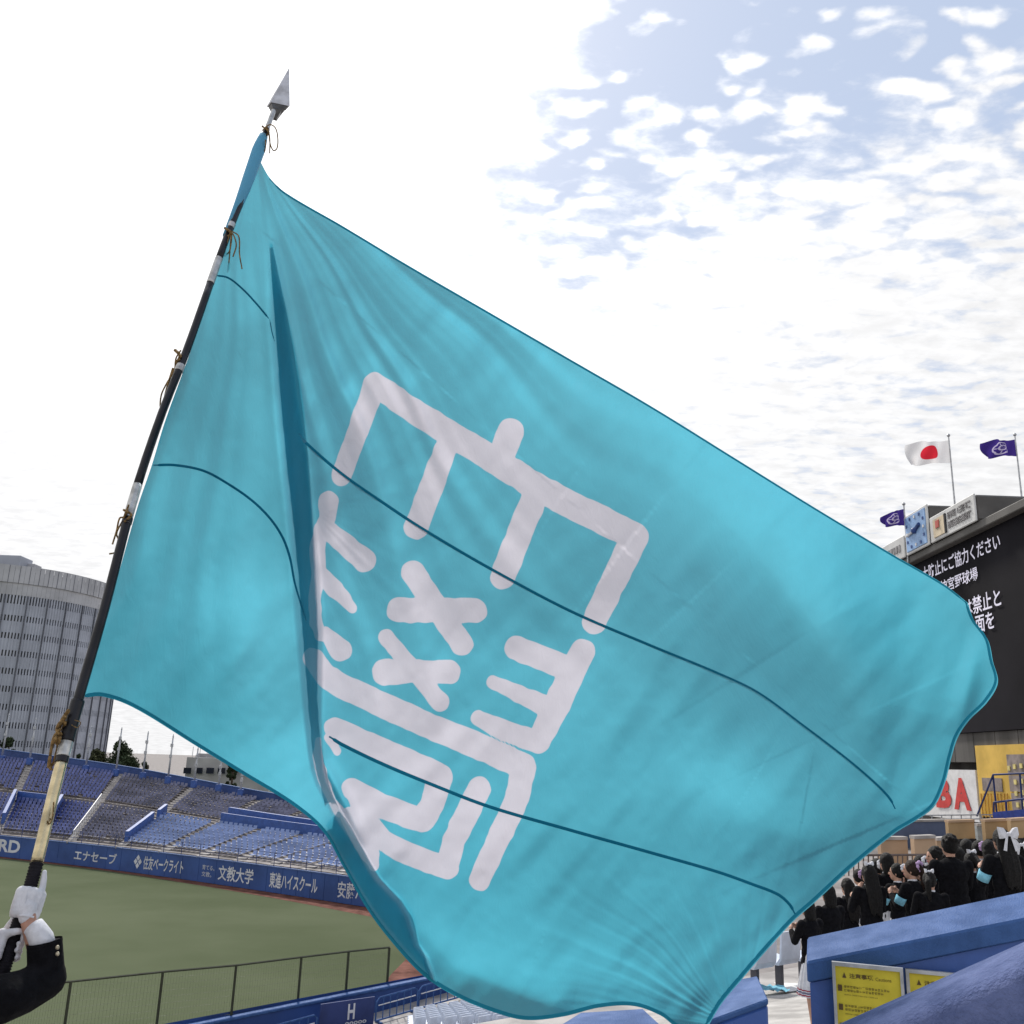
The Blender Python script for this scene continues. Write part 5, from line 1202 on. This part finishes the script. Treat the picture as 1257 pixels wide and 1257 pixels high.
body.limb([(SR, .05), (ER, .042), (WR, .027), (ph(1110, 25, .045, -.03), .026)]); body.limb([(SL, .05), (EL, .042), (WL, .027), (ph(1163, -75, .05, -.01), .026)])
blob(body, 'body', mat('bearer_skin', (.46, .25, .18), .55, .1, 14, .15, 200, spec=.3), fb, .010, 3, .6, False)
jk = MB()
for z, rx, ry, rz_ in ((1.28, .205, .125, .17), (1.10, .185, .12, .18), (.94, .19, .13, .16), (.84, .195, .135, .12)): jk.ball(L_(0, 0, z), (rx, ry, rz_))
CU = ER.lerp(WR, .52)
CU = P(55, 1161, 3.30)
jk.limb([(L_(.12, 0, 1.38), .085), (SR, .078), (SR.lerp(ER, .5) + V((0, 0, -.012)), .072), (ER + V((0, 0, -.008)), .068)], 16)
jk.tube([ER, CU, CU + (CU - ER).normalized()*.012], [.060, .058, .057], 20)
jk.limb([(SL, .075), (EL, .066), (EL.lerp(WL, .6), .05)], 16); jk.limb([(L_(-.02, 0, 1.46), .06), (L_(-.02, 0, 1.38), .11)])
blob(jk, 'jacket', M_BLACKC, fb, .006, 3, .5, False)
# folds of the sleeve near the elbow
ax_ = (CU - ER).normalized()
world_part(MB().tube([CU + ax_*.006, CU + ax_*.017], [.0585, .0575], 24, False).build('cuff_edge', M_BLACKC, smooth=True), fb)
for y in (1163, 1171):
    q = P(70.5, y, 3.262); world_part(MB().ball(q, (.0075, .005, .0075)).build('cuff_button', mat('brass_button', (.45, .40, .30), .35, .1, 40, metal=.7), smooth=True), fb)
sc = MB().tube([CU - ax_*.02, CU + (P(44, 1140, 3.33) - CU)*.4, P(44, 1141, 3.33), P(41, 1137, 3.335)], [.040, .041, .036, .035], 20)
world_part(sc.build('shirt_cuff', M_GLOVE, smooth=True), fb)
# right glove: index finger laid up along the pole, others closed round it
gl = MB()
for al in (-.034, -.017, 0, .017, .032):
    for phi in (-32, -5, 22, 50, 74): gl.ball(ph(1110, phi, RP + .021, al), .0225 if al > -.03 else .021, None, 10, 8)
gl.limb([(ph(1110, 20, .046, -.02), .029), (ph(1110, 22, .047, -.05), .0265)])
for al, ln in ((.022, 1.0), (0, 1.0), (-.020, .95), (-.038, .85)):
    ch = [(ph(1110, 70 + (p_ - 70)*ln, RP + .0125, al + .003*math.sin(p_)), .0125 - .0012*i) for i, p_ in enumerate((70, 115, 165, 215, 262, 300))]
    if al < .02: gl.limb(ch, 8)
gl.limb([(ph(1110, 62, .043, .03), .0155), (ph(1110, 66, .044, .060), .0125), (ph(1110, 66, .040, .088), .0115), (ph(1110, 62, .035, .115), .0085)], 10)
gl.limb([(ph(1110, -25, .042, .02), .016), (ph(1110, -62, .036, .034), .0135), (ph(1110, -105, .034, .036), .0115), (ph(1110, -140, .033, .036), .0095)], 8)
blob(gl, 'glove', M_GLOVE, fb, .0042, 2, .6, False)
for phi in (-2, 22, 46): world_part(MB().tube([ph(1110, phi, RP + .0425, a_) for a_ in (-.022, -.008, .008, .024)], [.0006, .0016, .0016, .0006], 5).build('glove_stitching', M_GLOVE, smooth=True), fb)
world_part(MB().tube([ph(1110, 22, .047, -.046), ph(1110, 22, .047, -.053)], [.0295, .030], 18).build('glove_hem', M_GLOVE, smooth=True), fb)
gl = MB()
for al in (-.036, -.018, 0, .018, .034):
    for phi in (-60, -85, -110): gl.ball(ph(1163, phi, RP + .022, al), .022, None, 10, 8)
gl.limb([(ph(1163, -80, .05, -.01), .03), (ph(1163, -78, .085, -.02), .028), (WL, .030)])
for al, ln in ((.032, .92), (.011, 1.0), (-.011, 1.0), (-.032, .9)):
    gl.limb([(ph(1163, -110 + (p_ + 110)*ln, RP + .0135, al), .0135 - .0008*i) for i, p_ in enumerate((-110, -160, -210, -255, -292, -318))], 8)
gl.limb([(ph(1163, -58, .044, .026), .018), (ph(1163, -25, .040, .040), .0145), (ph(1163, 8, .037, .047), .0125), (ph(1163, 32, .036, .050), .010)], 8)
blob(gl, 'glove', M_GLOVE, fb, .0042, 2, .6, False)
st_ = MB().tube([P(19, 1124, 3.40), P(12, 1136, 3.41), P(4, 1150, 3.42), P(-8, 1166, 3.42)], [.008, .014, .018, .018], 10); world_part(st_.build('glove_strap', M_GLOVE, smooth=True), fb)
hr = MB(); hr.ball(hd + V((0, -.018, .022)), (.09, .10, .113)); blob(hr, 'hair', M_HAIR, fb, .01, 2, .6, False)
tr_ = MB()
for sx in (-1, 1): tr_.limb([(L_(sx*.09, 0, .88), .11), (L_(sx*.10, .02, .47), .085), (L_(sx*.10, 0, .06), .075)])
blob(tr_, 'trousers', M_BLACKC, fb, .014, 3, .5, False)
for sx in (-1, 1): world_part(MB().ball(L_(sx*.10, .07, .045), (.048, .14, .045)).build('shoe', M_BLACKC, smooth=True), fb)
